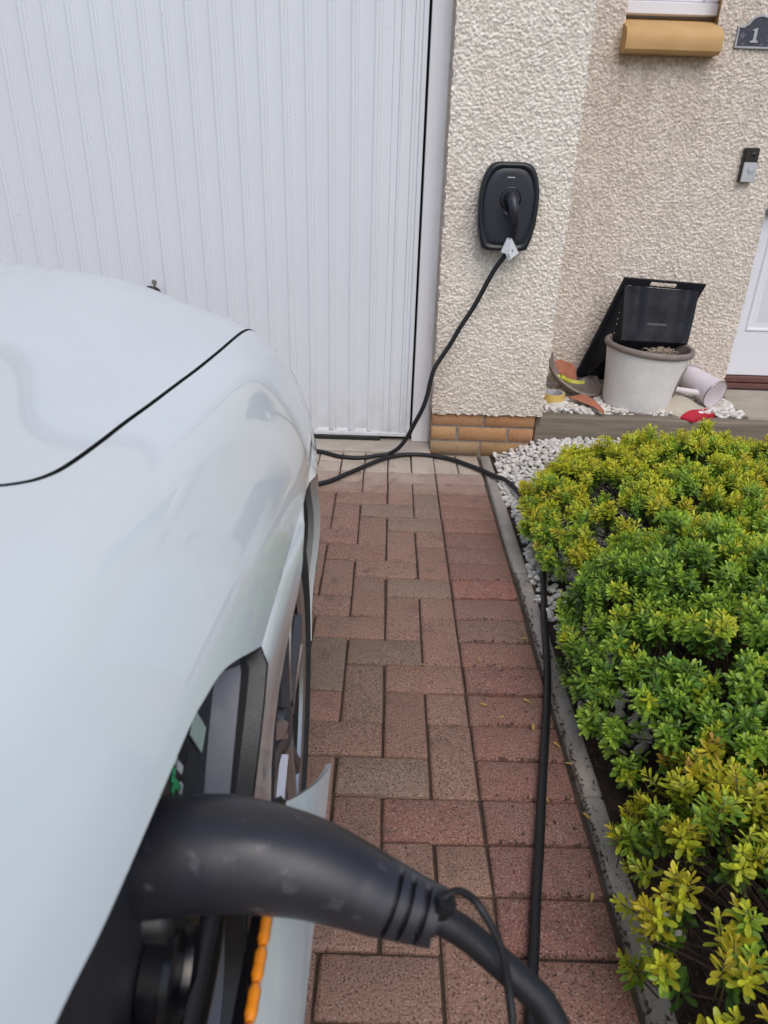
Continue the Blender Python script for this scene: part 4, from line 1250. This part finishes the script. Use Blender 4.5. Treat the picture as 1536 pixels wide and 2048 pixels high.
one = [(-.0165, 0), (.0165, 0), (.0165, .006), (.0075, .009), (.0070, .052), (.0035, .052), (-.0135, .046), (-.0135, .042), (-.006, .042), (-.0065, .009), (-.0165, .006)]
mb = MB(); mb.prism([(PXc - .014 + x, WY - .0107, PZ0 + .022 + z) for x, z in one], (0, -.003, 0)); mb.obj('numeral', M['pewter'], nm)
for (x, z, r) in ((-.066, .045, .011), (.052, .040, .012), (-.058, .017, .006), (.02, .014, .007), (.045, .015, .004)):
    mb = MB(); pts_ = [(PXc + x + r * (1 + .35 * math.sin(5 * a)) * math.cos(a), WY - .0106, PZ0 + z + r * (1 + .35 * math.sin(5 * a)) * math.sin(a)) for a in np.linspace(0, 2 * np.pi, 30, endpoint=False)]
    mb.prism(pts_, (0, -.001, 0)); mb.obj('flower_relief', simple('worn_relief', (.10, .10, .13), .5, var=.4, scale=150), nm)

# ------------------------------------------------------------------ things in the raised bed
# plant pot
pot = thing('plant_pot', (1.183, 3.25, .185), 'large speckled cream plant pot with taupe rim, tilted black crate resting in it', 'plant pot')
tilt = Matrix.Translation((1.183, 3.262, .176)) @ Matrix.Rotation(math.radians(3.5), 4, 'Y') @ Matrix.Rotation(math.radians(2), 4, 'X')
mb = MB(); mb.lathe([(.1465, .026), (.150, .04), (.158, .10), (.170, .18), (.181, .25), (.188, .290)], 56, tilt); mb.obj('pot_wall', M['pot'], pot, smooth=50)
mb = MB(); mb.lathe([(.144, .0), (.149, .004), (.150, .022), (.146, .027)], 56, tilt); mb.obj('pot_base', M['pot_rim'], pot, smooth=40)
mb = MB(); mb.lathe([(.187, .284), (.197, .288), (.201, .298), (.199, .309), (.190, .315), (.180, .311), (.174, .29), (.172, .2)], 56, tilt); mb.lathe([(.175, .235), (.0001, .245)], 56, tilt); mb.obj('pot_rim', M['pot_rim'], pot, smooth=50)
# oval medallion on its right flank
mb = MB(); R = []
for k, off in ((1.0, .0), (1.0, .004), (.86, .006), (.80, .003)):
    r_ = []
    for a in np.linspace(0, 2 * np.pi, 32, endpoint=False):
        da = .28 * k * math.cos(a); z = .165 + .075 * k * math.sin(a)
        rr_ = np.interp(z, [.04, .10, .18, .25], [.150, .158, .170, .181]) + off
        th = -.42 + da
        r_.append(tuple(tilt @ Vector((rr_ * math.cos(th), rr_ * math.sin(th), z))))
    R.append(np.array(r_))
mb.rings(R, True, False, True); mb.obj('oval_medallion', M['pot_rim'], pot, smooth=50)
# dry roots lying in the pot
mb = MB()
for k in range(46):
    a, r = rnd.uniform(0, 6.28), rnd.uniform(0, .05)
    c = np.array([1.205 + r * math.cos(a), 3.115 + .4 * r * math.sin(a), .470]); L_ = rnd.uniform(.03, .07); th = rnd.uniform(0, 6.28)
    P_ = [c + np.array([L_ * t * math.cos(th) + rnd.gauss(0, .006), .3 * L_ * t * math.sin(th) + rnd.gauss(0, .003), .012 + .026 * math.sin(3 * t) * rnd.random() + rnd.gauss(0, .004)]) for t in (-.7, -.2, .3, .9)]
    mb.tube(spline(P_, 4), .0011, 5)
mb.obj('dry_roots', M['straw'], None, smooth=60, label='tangle of dry pale roots lying on the rim of the cream pot', cat='dry roots', kind='thing')

# black crate leaning on wall and pot
cr_t = thing('plastic_crate', (1.2, 3.45, .2), 'upturned black plastic crate leaning on the wall behind the cream pot', 'crate')
A3, B3_, C3 = np.array([1.084, 3.40, .752]), np.array([1.462, 3.40, .733]), np.array([.949, 3.50, .258])
D3 = B3_ + (C3 - A3)
a3, b3 = np.array([1.078, 3.285, .492]), np.array([1.388, 3.285, .486])
ux = (B3_ - A3) / np.linalg.norm(B3_ - A3); vz = (C3 - A3) / np.linalg.norm(C3 - A3)
nrm = np.cross(ux, vz); nrm /= np.linalg.norm(nrm)
if nrm[1] > 0: nrm = -nrm
def rp(u, v, h=0.0): return A3 + (B3_ - A3) * u + (C3 - A3) * v + nrm * h
# flange with slot: strips round the mouth
mb = MB(); fw = .075
outer = [rp(0, 0), rp(1, 0), rp(1, 1), rp(0, 1)]; inner = [rp(fw, .062), rp(1 - fw, .062), rp(1 - fw, .955), rp(fw, .955)]
sl0, sl1 = .335, .655
# top strip is split round the handle slot
for q in ([rp(0, 0), rp(sl0, 0), rp(sl0, .062), rp(0, .062)], [rp(sl1, 0), rp(1, 0), rp(1, .062), rp(sl1, .062)], [rp(sl0, 0), rp(sl1, 0), rp(sl1, .014), rp(sl0, .014)], [rp(sl0, .050), rp(sl1, .050), rp(sl1, .062), rp(sl0, .062)],
          [rp(0, .062), rp(fw, .062), rp(fw, 1), rp(0, 1)], [rp(1 - fw, .062), rp(1, .062), rp(1, 1), rp(1 - fw, 1)], [rp(fw, .955), rp(1 - fw, .955), rp(1 - fw, 1), rp(fw, 1)]):
    mb.prism(q, nrm * .004)
mb.obj('crate_flange', M['crate'], cr_t)
# rim lip folded back
mb = MB(); mb.rings([np.array(outer), np.array(outer) - nrm * .014], True); mb.obj('crate_lip', M['crate'], cr_t)
# body: end wall from the flange down to the base edge, side walls, base
et = [rp(.04, .066, .003), rp(.96, .066, .003)]
c3, d3 = C3 + np.array([.06, -.05, .02]), D3 + np.array([-.03, -.03, .03])
def endwall(u, v):
    p = (et[0] * (1 - u) + et[1] * u) * (1 - v) + (a3 * (1 - u) + b3 * u) * v
    bulge = .022 * (math.exp(-((u - .17) / .10) ** 2) + math.exp(-((u - .85) / .10) ** 2)) * (1 - v) ** .6 + .004 * math.sin(math.pi * v)
    return p + np.array([0, -1, .25]) * bulge
G = np.array([[endwall(u, v) for u in np.linspace(0, 1, 41)] for v in np.linspace(0, 1, 15)])
mb = MB(); mb.grid(G); mb.obj('end_wall', M['crate'], cr_t, smooth=50)
mb = MB(); E0 = G[-1]
R = [E0, E0 + np.array([0, .006, -.010]), E0 + np.array([0, .03, -.016])]
low = np.array([c3 * (1 - u) + d3 * u for u in np.linspace(0, 1, 41)])
mb.rings(R + [low], False); mb.obj('crate_base', M['crate'], cr_t, smooth=60)
mb = MB()
for sgn, e0, e1, lo_, c_ in ((0, et[0], a3, c3, C3 + np.array([.03, -.005, .02])), (1, et[1], b3, d3, D3)):
    n_ = 10
    top_e = np.array([endwall(sgn, v) for v in np.linspace(0, 1, n_)])
    bot_e = np.array([(c_ * (1 - v) + lo_ * v) for v in np.linspace(0, 1, n_)])
    mb.rings([top_e * (1 - k) + bot_e * k for k in np.linspace(0, 1, 8)], False)
mb.obj('side_wall', M['crate'], cr_t, smooth=50)
mb = MB()
for k, (u, v, l1_) in enumerate(((.10, .35, .10), (.16, .50, .07), (.22, .62, .06), (.28, .72, .05), (.14, .42, .05))):
    p = et[0] * (1 - u) + (C3 + np.array([.03, -.005, .02])) * u; q = a3 * (1 - u) + c3 * u
    o_ = p * (1 - v) + q * v + np.array([-.004, -.004, .002])
    mb.add([o_, o_ + np.array([.012, -.01, -.03]) * l1_ * 8, o_ + np.array([.02, -.018, -.012]) * l1_ * 8], [(0, 1, 2)])
mb.obj('worn_mark', M['crate_worn'], cr_t)
mb = MB()
for k in range(10):
    u = .36 + .028 * k; p, q = endwall(u, .66), endwall(u + .019, .66); r_ = endwall(u + .019, .70); s_ = endwall(u, .70); o_ = np.array([0, -.0012, .0008])
    mb.add([p + o_, q + o_, r_ + o_, s_ + o_], [(0, 1, 2, 3)])
mb.obj('faint_lettering', simple('faint_letters', (.035, .04, .055), .45), cr_t)

# broken bowl, shards, tape, strip
bw = thing('broken_bowl', (.93, 3.44, .185), 'broken taupe bowl half lying tilted by the pillar', 'broken bowl')
mtb = Matrix.Translation((.925, 3.405, .300)) @ Matrix.Rotation(math.radians(24), 4, 'Y') @ Matrix.Rotation(math.radians(22), 4, 'X')
R = []
for k in range(11):
    t = k / 10; r = .155 * math.sin(t * 1.25) / math.sin(1.25); z = -.105 * math.cos(t * 1.25) + .105 * math.cos(1.25)
    ring = []
    for a in np.linspace(math.radians(150), math.radians(400), 34):
        jag = 1 - .10 * max(0, math.sin(a * 3.1)) * (t > .85) * (a > 5.2)
        ring.append(tuple(mtb @ Vector((r * math.cos(a) * jag, r * math.sin(a) * jag, z))))
    R.append(np.array(ring))
mb = MB(); mb.rings(R, False)
R2 = [r * .94 + np.array(mtb.translation) * .06 + np.array([0, 0, .004]) for r in R]
mb.rings(R2, False); mb.rings([R[-1], R[-1] * .97 + np.array(mtb.translation) * .03 + np.array([0, 0, .008]), R2[-1]], False)
mb.obj('bowl_wall', M['bowl'], bw, smooth=50)
def shard(name, pts, thick, mat, label, cat):
    P_ = np.array(pts); n = np.cross(P_[1] - P_[0], P_[2] - P_[0]); n /= np.linalg.norm(n)
    c = P_.mean(0); k = len(P_)
    curved = MB()
    ring0 = P_; ring1 = c + (P_ - c) * .96 + n * thick; mid = c + n * thick * 1.25
    V = np.vstack([ring0, ring1, [mid], [c - n * .002]])
    F = [(i, (i + 1) % k, k + (i + 1) % k, k + i) for i in range(k)] + [(k + i, k + (i + 1) % k, 2 * k) for i in range(k)] + [((i + 1) % k, i, 2 * k + 1) for i in range(k)]
    curved.add(V, F)
    return curved.obj(name, mat, None, label=label, cat=cat)
shard('pot_shard', [(.835, 3.49, .335), (.862, 3.494, .345), (.93, 3.496, .322), (.945, 3.486, .30), (.955, 3.445, .215), (.87, 3.45, .215), (.845, 3.47, .27)], .008, M['terracotta'], 'upright terracotta shard standing behind the broken taupe bowl', 'pot shard')
shard('pot_shard', [(.858, 3.235, .225), (.866, 3.215, .232), (.955, 3.105, .222), (.985, 3.062, .204), (.992, 3.082, .207), (.968, 3.19, .226), (.925, 3.245, .238)], .009, M['terracotta'], 'orange terracotta shard lying flat on white gravel in front of bowl', 'pot shard')
tp = thing('tape_roll', (.80, 3.215, .19), 'roll of yellow masking tape lying on white gravel against pillar', 'tape roll')
mtt = Matrix.Translation((.797, 3.262, .196)) @ Matrix.Rotation(.05, 4, 'X')
mb = MB(); mb.lathe([(.047, .0), (.0525, .0), (.0525, .046), (.047, .0465)], 48, mtt); mb.obj('tape', M['yellow_tape'], tp, smooth=40)
mb = MB(); mb.lathe([(.0468, .047), (.039, .0465), (.038, .0)], 48, mtt); mb.lathe([(.038, .004), (.0001, .004)], 32, mtt); mb.obj('tape_core', M['tape_core'], tp, smooth=40)
mb = MB(); pth = spline([(.80, 3.375, .292), (.83, 3.372, .288), (.86, 3.372, .279), (.895, 3.368, .268), (.93, 3.366, .262), (.965, 3.37, .262)], 6)
mb.rings([pth + np.array([0, -.004, -.004]), pth + np.array([0, .004, .010])], False)
mb.rings([np.stack([.848 + .052 * t + .0 * np.cos(a_), 3.374 + .013 * (1 - .3 * t) * np.cos(a_), .288 - .028 * t + .014 * (1 - .3 * t) * np.sin(a_)], 1) for t in (0, .5, 1.0) for a_ in [np.linspace(0, 5.2, 16)]], False)
mb.obj('plastic_strip', M['peel'], None, smooth=60, label='curled yellow-green plastic strip lying in the broken taupe bowl', cat='strip')

# watering can lying on its side
wc = thing('watering_can', (1.50, 3.28, .19), 'pale lilac watering can lying on its side with its base facing out', 'watering can')
pb, ptop = Vector((1.535, 3.215, .272)), Vector((1.448, 3.385, .318))
axv = (pb - ptop).normalized(); mq = axv.to_track_quat('Z', 'Y').to_matrix().to_4x4(); mq.translation = ptop
Lc = (pb - ptop).length
mb = MB(); mb.lathe([(.050, .0), (.053, .004), (.056, .05), (.061, .12), (.066, Lc - .006), (.0675, Lc), (.066, Lc + .004)], 40, mq); mb.obj('can_body', M['can'], wc, smooth=40)
mb = MB(); mb.lathe([(.066, Lc + .003), (.062, Lc + .001), (.0001, Lc - .001)], 40, mq); mb.obj('can_base', simple('lilac_base', (.60, .52, .55), .45, var=.05, scale=30), wc, smooth=40)
mb = MB(); mb.lathe([(.0675, Lc - .001), (.0692, Lc + .003), (.0675, Lc + .006), (.0655, Lc + .004)], 40, mq); mb.obj('base_rim', M['lock'], wc, smooth=40)
spt = spline([(1.492, 3.222, .268), (1.452, 3.235, .270), (1.41, 3.25, .272), (1.365, 3.265, .275), (1.335, 3.272, .277)], 6)
mb = MB(); mb.tube(spt, np.interp(np.linspace(0, 1, len(spt)), [0, .3, .75, .78, 1], [.017, .0145, .0125, .0105, .0105]), 18, cap=False); mb.obj('spout', M['can'], wc, smooth=50)
mb = MB(); mb.tube([(1.362, 3.2655, .2755), (1.330, 3.273, .2775)], [.0115, .0145], 18, cap=False); mb.tube([(1.330, 3.273, .2775), (1.327, 3.274, .2778)], .0145, 18); mb.obj('spout_end', M['label_white'], wc, smooth=50)
mb = MB(); mb.tube(spline([(1.418, 3.37, .335), (1.424, 3.362, .362), (1.448, 3.352, .374), (1.482, 3.338, .372), (1.507, 3.328, .362)], 6), .0055, 10, sq=.5); mb.obj('handle', M['can'], wc, smooth=50)
# canvas bag under it
bag = thing('canvas_bag', (1.43, 3.2, .19), 'limp cream canvas bag with red ends under the watering can', 'bag')
def bagpt(u, v):
    """u along the bag 0..1, v across 0..1, sagging flat heap"""
    base = np.array([1.315, 3.36, .200]) * (1 - u) + np.array([1.455, 3.085, .196]) * u
    across = np.array([.125, .085, .0])
    p = base + across * (v - .5) * (1 - .25 * (2 * u - 1) ** 2) * 1.5
    h = .062 * (1 - (2 * v - 1) ** 2) ** .6 * (1 - .55 * u) * (.35 + .65 * math.sin(math.pi * min(1, u * .9 + .15)))
    h += .006 * math.sin(9 * u + 5 * v) * (1 - abs(2 * v - 1))
    return p + np.array([0, 0, max(0, h)])
def bagpart(u0, u1, name, mat, lift=0.0):
    G = np.array([[bagpt(u, v) + np.array([0, 0, lift]) for v in np.linspace(0, 1, 25)] for u in np.linspace(u0, u1, 24)])
    mb = MB(); mb.grid(G); G2 = G.copy(); G2[..., 2] = .186; mb.rings([np.vstack([G[0], G[:, -1], G[-1][::-1], G[::-1, 0]]), np.vstack([G2[0], G2[:, -1], G2[-1][::-1], G2[::-1, 0]])], True)
    mb.obj(name, mat, bag, smooth=60)
bagpart(0, .80, 'bag_cloth', M['bag_cream']); bagpart(.802, 1.0, 'red_end', M['bag_red'])
# slumped upper fold against the pot, with a red tip
G = np.array([[(1.372 + .10 * v + .012 * math.sin(4 * u), 3.43 - .02 * u + .015 * math.sin(3 * v), .205 + .125 * u * (1 - .3 * (v - .4) ** 2 * 4)) for v in np.linspace(0, 1, 14)] for u in np.linspace(0, 1, 12)])
mb = MB(); mb.grid(G); mb.grid(G + np.array([.004, .03, 0])); mb.rings([np.vstack([G[0], G[:, -1], G[-1][::-1], G[::-1, 0]]), np.vstack([G[0], G[:, -1], G[-1][::-1], G[::-1, 0]]) + np.array([.004, .03, 0])], True); mb.obj('bag_fold', M['bag_cream'], bag, smooth=60)
mb = MB(); mb.prism([(1.446, 3.405, .300), (1.458, 3.400, .300), (1.470, 3.400, .322), (1.466, 3.405, .334), (1.446, 3.410, .334)], (0, .012, 0)); mb.obj('red_tip', M['bag_red'], bag)

# ------------------------------------------------------------------ hebe shrubs
def leaf_geo(L, W, curl, r):
    t = np.array([0, .34, .70, .93]); hw = np.array([.20, .70, 1.0, .62]) * W / 2
    V = []
    for ti, w in zip(t, hw):
        z = curl * (ti ** 2) * L
        V += [(ti * L, -w, z + .20 * w), (ti * L, 0, z - .10 * w), (ti * L, w, z + .20 * w)]
    V += [(L, 0, curl * L)]
    F = []
    for k in range(3):
        q = 3 * k; F += [(q, q + 1, q + 4, q + 3), (q + 1, q + 2, q + 5, q + 4)]
    F += [(9, 10, 12), (10, 11, 12)]
    return np.array(V), F
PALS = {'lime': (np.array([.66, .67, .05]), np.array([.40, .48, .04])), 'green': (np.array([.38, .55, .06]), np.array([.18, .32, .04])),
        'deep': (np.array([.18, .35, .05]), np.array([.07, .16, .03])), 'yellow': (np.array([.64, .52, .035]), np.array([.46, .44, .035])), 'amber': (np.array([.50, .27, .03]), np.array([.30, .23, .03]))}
def sprig_mesh(seed, pal, levels, spread):
    r = np.random.default_rng(seed); Vs, Fs, Cs = [], [], []; n = 0
    tip, low = PALS[pal]
    for i in range(levels):
        t = i / max(1, levels - 1)
        z = -.034 + .040 * t
        L = (.0235 - .0125 * t ** 1.6) * r.uniform(.85, 1.12) * spread * 1.12; W = L * r.uniform(.31, .40)
        pitch = math.radians(12 + 52 * t ** 1.3)
        for k in range(2):
            lv, lf = leaf_geo(L * r.uniform(.9, 1.08), W, r.uniform(-.22, .05), r)
            a = i * math.pi / 2 + k * math.pi + r.normal(0, .16)
            p = pitch + r.normal(0, .12)
            R_ = np.array(Euler((r.normal(0, .2), -p, a), 'XYZ').to_matrix())
            lv = lv + np.array([.0012, 0, 0])
            Vs.append(lv @ R_.T + np.array([0, 0, z])); Fs += [tuple(j + n for j in f) for f in lf]; n += len(lv)
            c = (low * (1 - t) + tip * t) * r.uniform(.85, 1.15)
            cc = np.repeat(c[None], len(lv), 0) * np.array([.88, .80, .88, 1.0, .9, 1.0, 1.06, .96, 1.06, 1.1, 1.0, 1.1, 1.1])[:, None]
            Cs.append(cc)
    # stalk
    s = MB(); s.tube([(0, 0, -.075), (0, 0, -.03), (0, 0, .002)], [.0014, .0013, .0008], 4)
    sv_ = np.concatenate(s.v); Vs.append(sv_); Fs += [tuple(j + n for j in f) for f in s.f]; Cs.append(np.tile([.10, .085, .04], (len(sv_), 1)))
    return np.concatenate(Vs), Fs, np.concatenate(Cs)
def put_mesh(name, V, F, C, mat):
    me = bpy.data.meshes.new(name); me.from_pydata(V.tolist(), [], F)
    at = me.attributes.new('col', 'FLOAT_COLOR', 'POINT'); at.data.foreach_set('color', np.concatenate([C, np.ones((len(C), 1))], 1).ravel())
    me.materials.append(mat); me.polygons.foreach_set('use_smooth', [True] * len(me.polygons)); return me
SPR = {}
for pi, pal in enumerate(PALS):
    SPR[pal] = []
    for k in range(5):
        V, F, C = sprig_mesh(100 * pi + k, pal, 8 if k < 3 else 6, 1.0 if k < 3 else 1.1)
        SPR[pal].append((V, F, C, put_mesh('leafy_sprig', V, F, C, M['leaf'])))
def shrub(name_label, group, cx, cy_, rx, ry, H, z_lo, n, seed, dens, palf, n_parts, stems, scale=1.0, openness=None, spacing=.075, per=9):
    r = random.Random(seed)
    root = thing('hebe_shrub', (cx, cy_, 0), name_label, 'shrub', group)
    def top(x, y):
        q = ((x - cx) / rx) ** 2 + ((y - cy_) / ry) ** 2
        if q >= 1: return None
        h_ = z_lo + (H - z_lo) * (1 - q ** 1.6) ** .62
        return h_ + .040 * float(vnoise(x * 7.5, y * 7.5, seed)) + .022 * float(vnoise(x * 17, y * 17, seed + 1))
    cand = []
    e = .03
    for x, y in darts(n * 8, cx - rx, cx + rx, cy_ - ry, cy_ + ry, spacing, lambda a, b: top(a, b) is not None):
        if openness and openness(x, y) > r.random(): continue
        z = top(x, y)
        zx = (top(x + e, y) or z_lo * .5) - (top(x - e, y) or z_lo * .5); zy = (top(x, y + e) or z_lo * .5) - (top(x, y - e) or z_lo * .5)
        nv_ = Vector((-zx / (2 * e), -zy / (2 * e), 1.1)).normalized()
        z += r.gauss(0, .016)
        mood = r.random()
        rc = spacing * r.uniform(.50, .68)
        k = int(per * r.uniform(.7, 1.25))
        u1 = nv_.orthogonal().normalized(); u2 = nv_.cross(u1)
        for j in range(k):
            q = math.sqrt((j + .5) / k); a = j * 2.399963 + r.gauss(0, .35)
            off = (u1 * math.cos(a) + u2 * math.sin(a)) * rc * q
            p = Vector((x, y, z)) + off - nv_ * (rc * .62 * q * q) + Vector((r.gauss(0, .005), r.gauss(0, .005), r.gauss(0, .006)))
            d = (nv_ * .8 + Vector((0, 0, .45)) + off / rc * .95 * q)
            cand.append((p.x, p.y, max(.02, p.z), d, 0 if q < .80 else 1, mood))
            if r.random() < .6:
                p2 = p - d.normalized() * r.uniform(.035, .06) * scale
                cand.append((p2.x, p2.y, max(.015, p2.z), d, 2, mood))
    # skirts: sprigs down the outer sides
    for k in range(int(n * .22)):
        a = r.uniform(0, 6.283); zz = r.uniform(z_lo * .4, z_lo + .10)
        q = 1.0 - .12 * r.random()
        x, y = cx + rx * q * math.cos(a), cy_ + ry * q * math.sin(a)
        if openness and openness(x, y) > r.random(): continue
        cand.append((x, y, zz, Vector((math.cos(a), math.sin(a), .75)), 0 if zz > z_lo * .7 else 1, r.random()))
    items = []
    for x, y, z, d, lay, mood in cand:
        if x < (.405 if y < 1.2 else .45) or (x < .47 and z < .05): continue
        d = (d + Vector((r.gauss(0, .22), r.gauss(0, .22), 0))).normalized()
        q = d.to_track_quat('Z', 'Y') @ Euler((0, 0, r.uniform(0, 6.28))).to_quaternion()
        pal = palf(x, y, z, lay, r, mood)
        k = r.randrange(5); s = r.uniform(.82, 1.2) * scale
        dist = math.sqrt(x * x + y * y + (z - CAM_H) ** 2)
        items.append((-(s / dist) * (1 if lay == 0 else .5) * (1 if x < .62 * y + .15 else .3), (x, y, z), q, s, pal, k))
    items.sort(key=lambda t: t[0])
    Vs, Fs, Cs, nn = [], [], [], 0
    for i, (_, loc, q, s, pal, k) in enumerate(items):
        V, F, C, me = SPR[pal][k]
        if i < n_parts:
            o = inst('leafy_sprig', me, loc, q.to_euler(), s, root)
        else:
            Vs.append(V * s @ np.array(q.to_matrix()).T + np.array(loc)); Fs += [tuple(j + nn for j in f) for f in F]; nn += len(V)
            Cs.append(C * r.uniform(.85, 1.12))
    if not Vs: Vs, Fs, Cs = [SPR['green'][0][0] * .5 + np.array([cx, cy_, .08])], list(SPR['green'][0][1]), [SPR['green'][0][2]]
    me = put_mesh('foliage', np.concatenate(Vs), Fs, np.concatenate(Cs), M['leaf'])
    o = bpy.data.objects.new('foliage', me); COL.objects.link(o); set_parent(o, root); o['kind'] = 'stuff'
    # woody stems from the crown up to the leaves
    mb = MB()
    tips = [it for it in items if it[1][2] > z_lo * .6]
    for k in range(stems):
        it = tips[r.randrange(len(tips))]; T = np.array(it[1])
        b = np.array([cx + (T[0] - cx) * .38 + r.gauss(0, .03), cy_ + (T[1] - cy_) * .38 + r.gauss(0, .03), float(bed_h(T[0], T[1])) + .005])
        mid = b + (T - b) * .55 + np.array([r.gauss(0, .02), r.gauss(0, .02), -.02])
        P_ = spline([b, mid, T - np.array([0, 0, .02])], 3)
        mb.tube(P_, np.linspace(.0030, .0011, len(P_)), 4, cap=False)
    o = mb.obj('stems', M['stem'], root); o['kind'] = 'stuff'; o.name = 'woody_stem'
    return root
def pal_far(x, y, z, lay, r, mood):
    f = float(vnoise(x * 4, y * 4, 21)) * .5 + .9 * (y - 1.95) + .9 * (mood - .5); p = r.random()
    if lay == 2: return 'green' if p < .6 else 'deep'
    if f > -.1: return ('lime' if p < .62 else 'yellow') if lay == 0 else ('lime' if p < .75 else 'green')
    return ('lime' if p < .40 else 'green') if lay == 0 else ('green' if p < .8 else 'deep')
def pal_mid(x, y, z, lay, r, mood):
    f = float(vnoise(x * 5, y * 5, 33)) * .6 + 1.3 * (x - .90) + .9 * (mood - .5); p = r.random()
    if lay == 2: return 'deep' if p < .6 else 'green'
    if f > .12: return ('lime' if p < .8 else 'yellow') if lay == 0 else ('lime' if p < .5 else 'green')
    if f > -.25: return ('green' if p < .7 else 'lime') if lay == 0 else ('green' if p < .75 else 'deep')
    return ('green' if p < .75 else 'deep') if lay == 0 else ('deep' if p < .6 else 'green')
def pal_near(x, y, z, lay, r, mood):
    f = float(vnoise(x * 6, y * 6, 55)) * .6 + 1.2 * (.80 - y) + .8 * (mood - .5); p = r.random()
    if lay == 2: return 'deep' if p < .4 else ('green' if p < .75 else 'lime')
    if f > .0: return 'yellow' if p < .52 else ('lime' if p < .90 else ('amber' if p < .95 else 'green'))
    return 'lime' if p < .5 else ('green' if p < .85 else 'yellow')
def open_far(x, y):
    return .85 * math.exp(-(((x - .70) / .10) ** 2 + ((y - 2.06) / .09) ** 2)) + .6 * math.exp(-(((x - .95) / .08) ** 2 + ((y - 2.36) / .05) ** 2)) + .5 * max(0, float(vnoise(x * 6, y * 6, 77)) - .35)
def open_mid(x, y): return max(0, float(vnoise(x * 6.5, y * 6.5, 88)) - .38) * 1.4
def open_near(x, y): return .02 + .14 * sm(.95, .62, y) + .7 * max(0, float(vnoise(x * 7, y * 7, 99)) - .10)
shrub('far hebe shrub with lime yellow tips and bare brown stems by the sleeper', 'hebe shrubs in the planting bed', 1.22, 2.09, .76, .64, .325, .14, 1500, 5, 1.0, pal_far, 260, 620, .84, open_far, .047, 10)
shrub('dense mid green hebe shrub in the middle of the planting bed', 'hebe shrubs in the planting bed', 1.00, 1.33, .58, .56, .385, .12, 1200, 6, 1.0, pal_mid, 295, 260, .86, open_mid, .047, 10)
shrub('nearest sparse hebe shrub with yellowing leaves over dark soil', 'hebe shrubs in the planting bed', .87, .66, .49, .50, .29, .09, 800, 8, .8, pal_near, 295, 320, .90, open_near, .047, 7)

# ------------------------------------------------------------------ litter and fallen leaves
mb = MB()
def bit(x, y, z, L_, W, a):
    c, s_ = math.cos(a), math.sin(a)
    P_ = [(-L_, 0, 0), (0, -W, rnd.uniform(0, .004)), (L_, 0, rnd.uniform(0, .005)), (0, W, rnd.uniform(0, .004))]
    mb.add([(x + p[0] * c - p[1] * s_, y + p[0] * s_ + p[1] * c, z + p[2]) for p in P_], [(0, 1, 2, 3)])
for k in range(2400):
    q = rnd.random()
    if q < .22: x, y = rnd.gauss(.4385, .0035), rnd.uniform(.35, 2.0)
    elif q < .255: x, y = .478 - abs(rnd.gauss(0, .014)), rnd.uniform(.3, 1.95)
    elif q < .285: x, y = rnd.uniform(.26, .43), rnd.uniform(.4, 1.7)
    elif q < .40:
        v = rnd.randrange(-3, 9); x, y = rnd.uniform(.25, .43), Y0 + v * V_ + rnd.gauss(0, .003)
    else: x, y = .486 + abs(rnd.gauss(0, .14)), rnd.uniform(.15, 1.9)
    if x < .437: z = .0015
    elif x < .485: z = .0048
    else: z = float(bed_h(x, y)) + .003 + rnd.uniform(0, .006)
    s_ = rnd.uniform(.6, 1.0) if x < .485 else rnd.uniform(.8, 1.9)
    bit(x, y, z, rnd.uniform(.003, .009) * s_, rnd.uniform(.0008, .0026) * s_, rnd.uniform(0, 3.14))
mb.obj('leaf_litter', M['litter'], None, kind='stuff', label='brown dead leaf litter scattered along the kerb edging')
lm = MB(); V, F = leaf_geo(.020, .007, .15, None); lm.add(V - np.array([.01, 0, 0]), F); lmm = lm.mesh('fallen_leaf'); lmm.materials.append(M['fallen'])
places = [(.262, 1.343), (.37, 1.268), (.372, 1.36), (.415, 1.215), (.30, 1.30), (.43, 1.16), (.27, 1.52), (.41, 1.62), (.435, 1.02), (.12, 1.49), (.40, .84), (.36, 1.06)]
for i, (x, y) in enumerate(places):
    o = inst('fallen_leaf', lmm, (x, y, .0055), (0, 0, rnd.uniform(0, 6.28)), rnd.uniform(.7, 1.1), None)
    tag(o, 'small yellow fallen leaf lying on the red paving blocks', 'fallen leaf', 'yellow leaves fallen on the paving')
for o in list(bpy.data.objects):
    if '_w' in o.keys(): del o['_w']
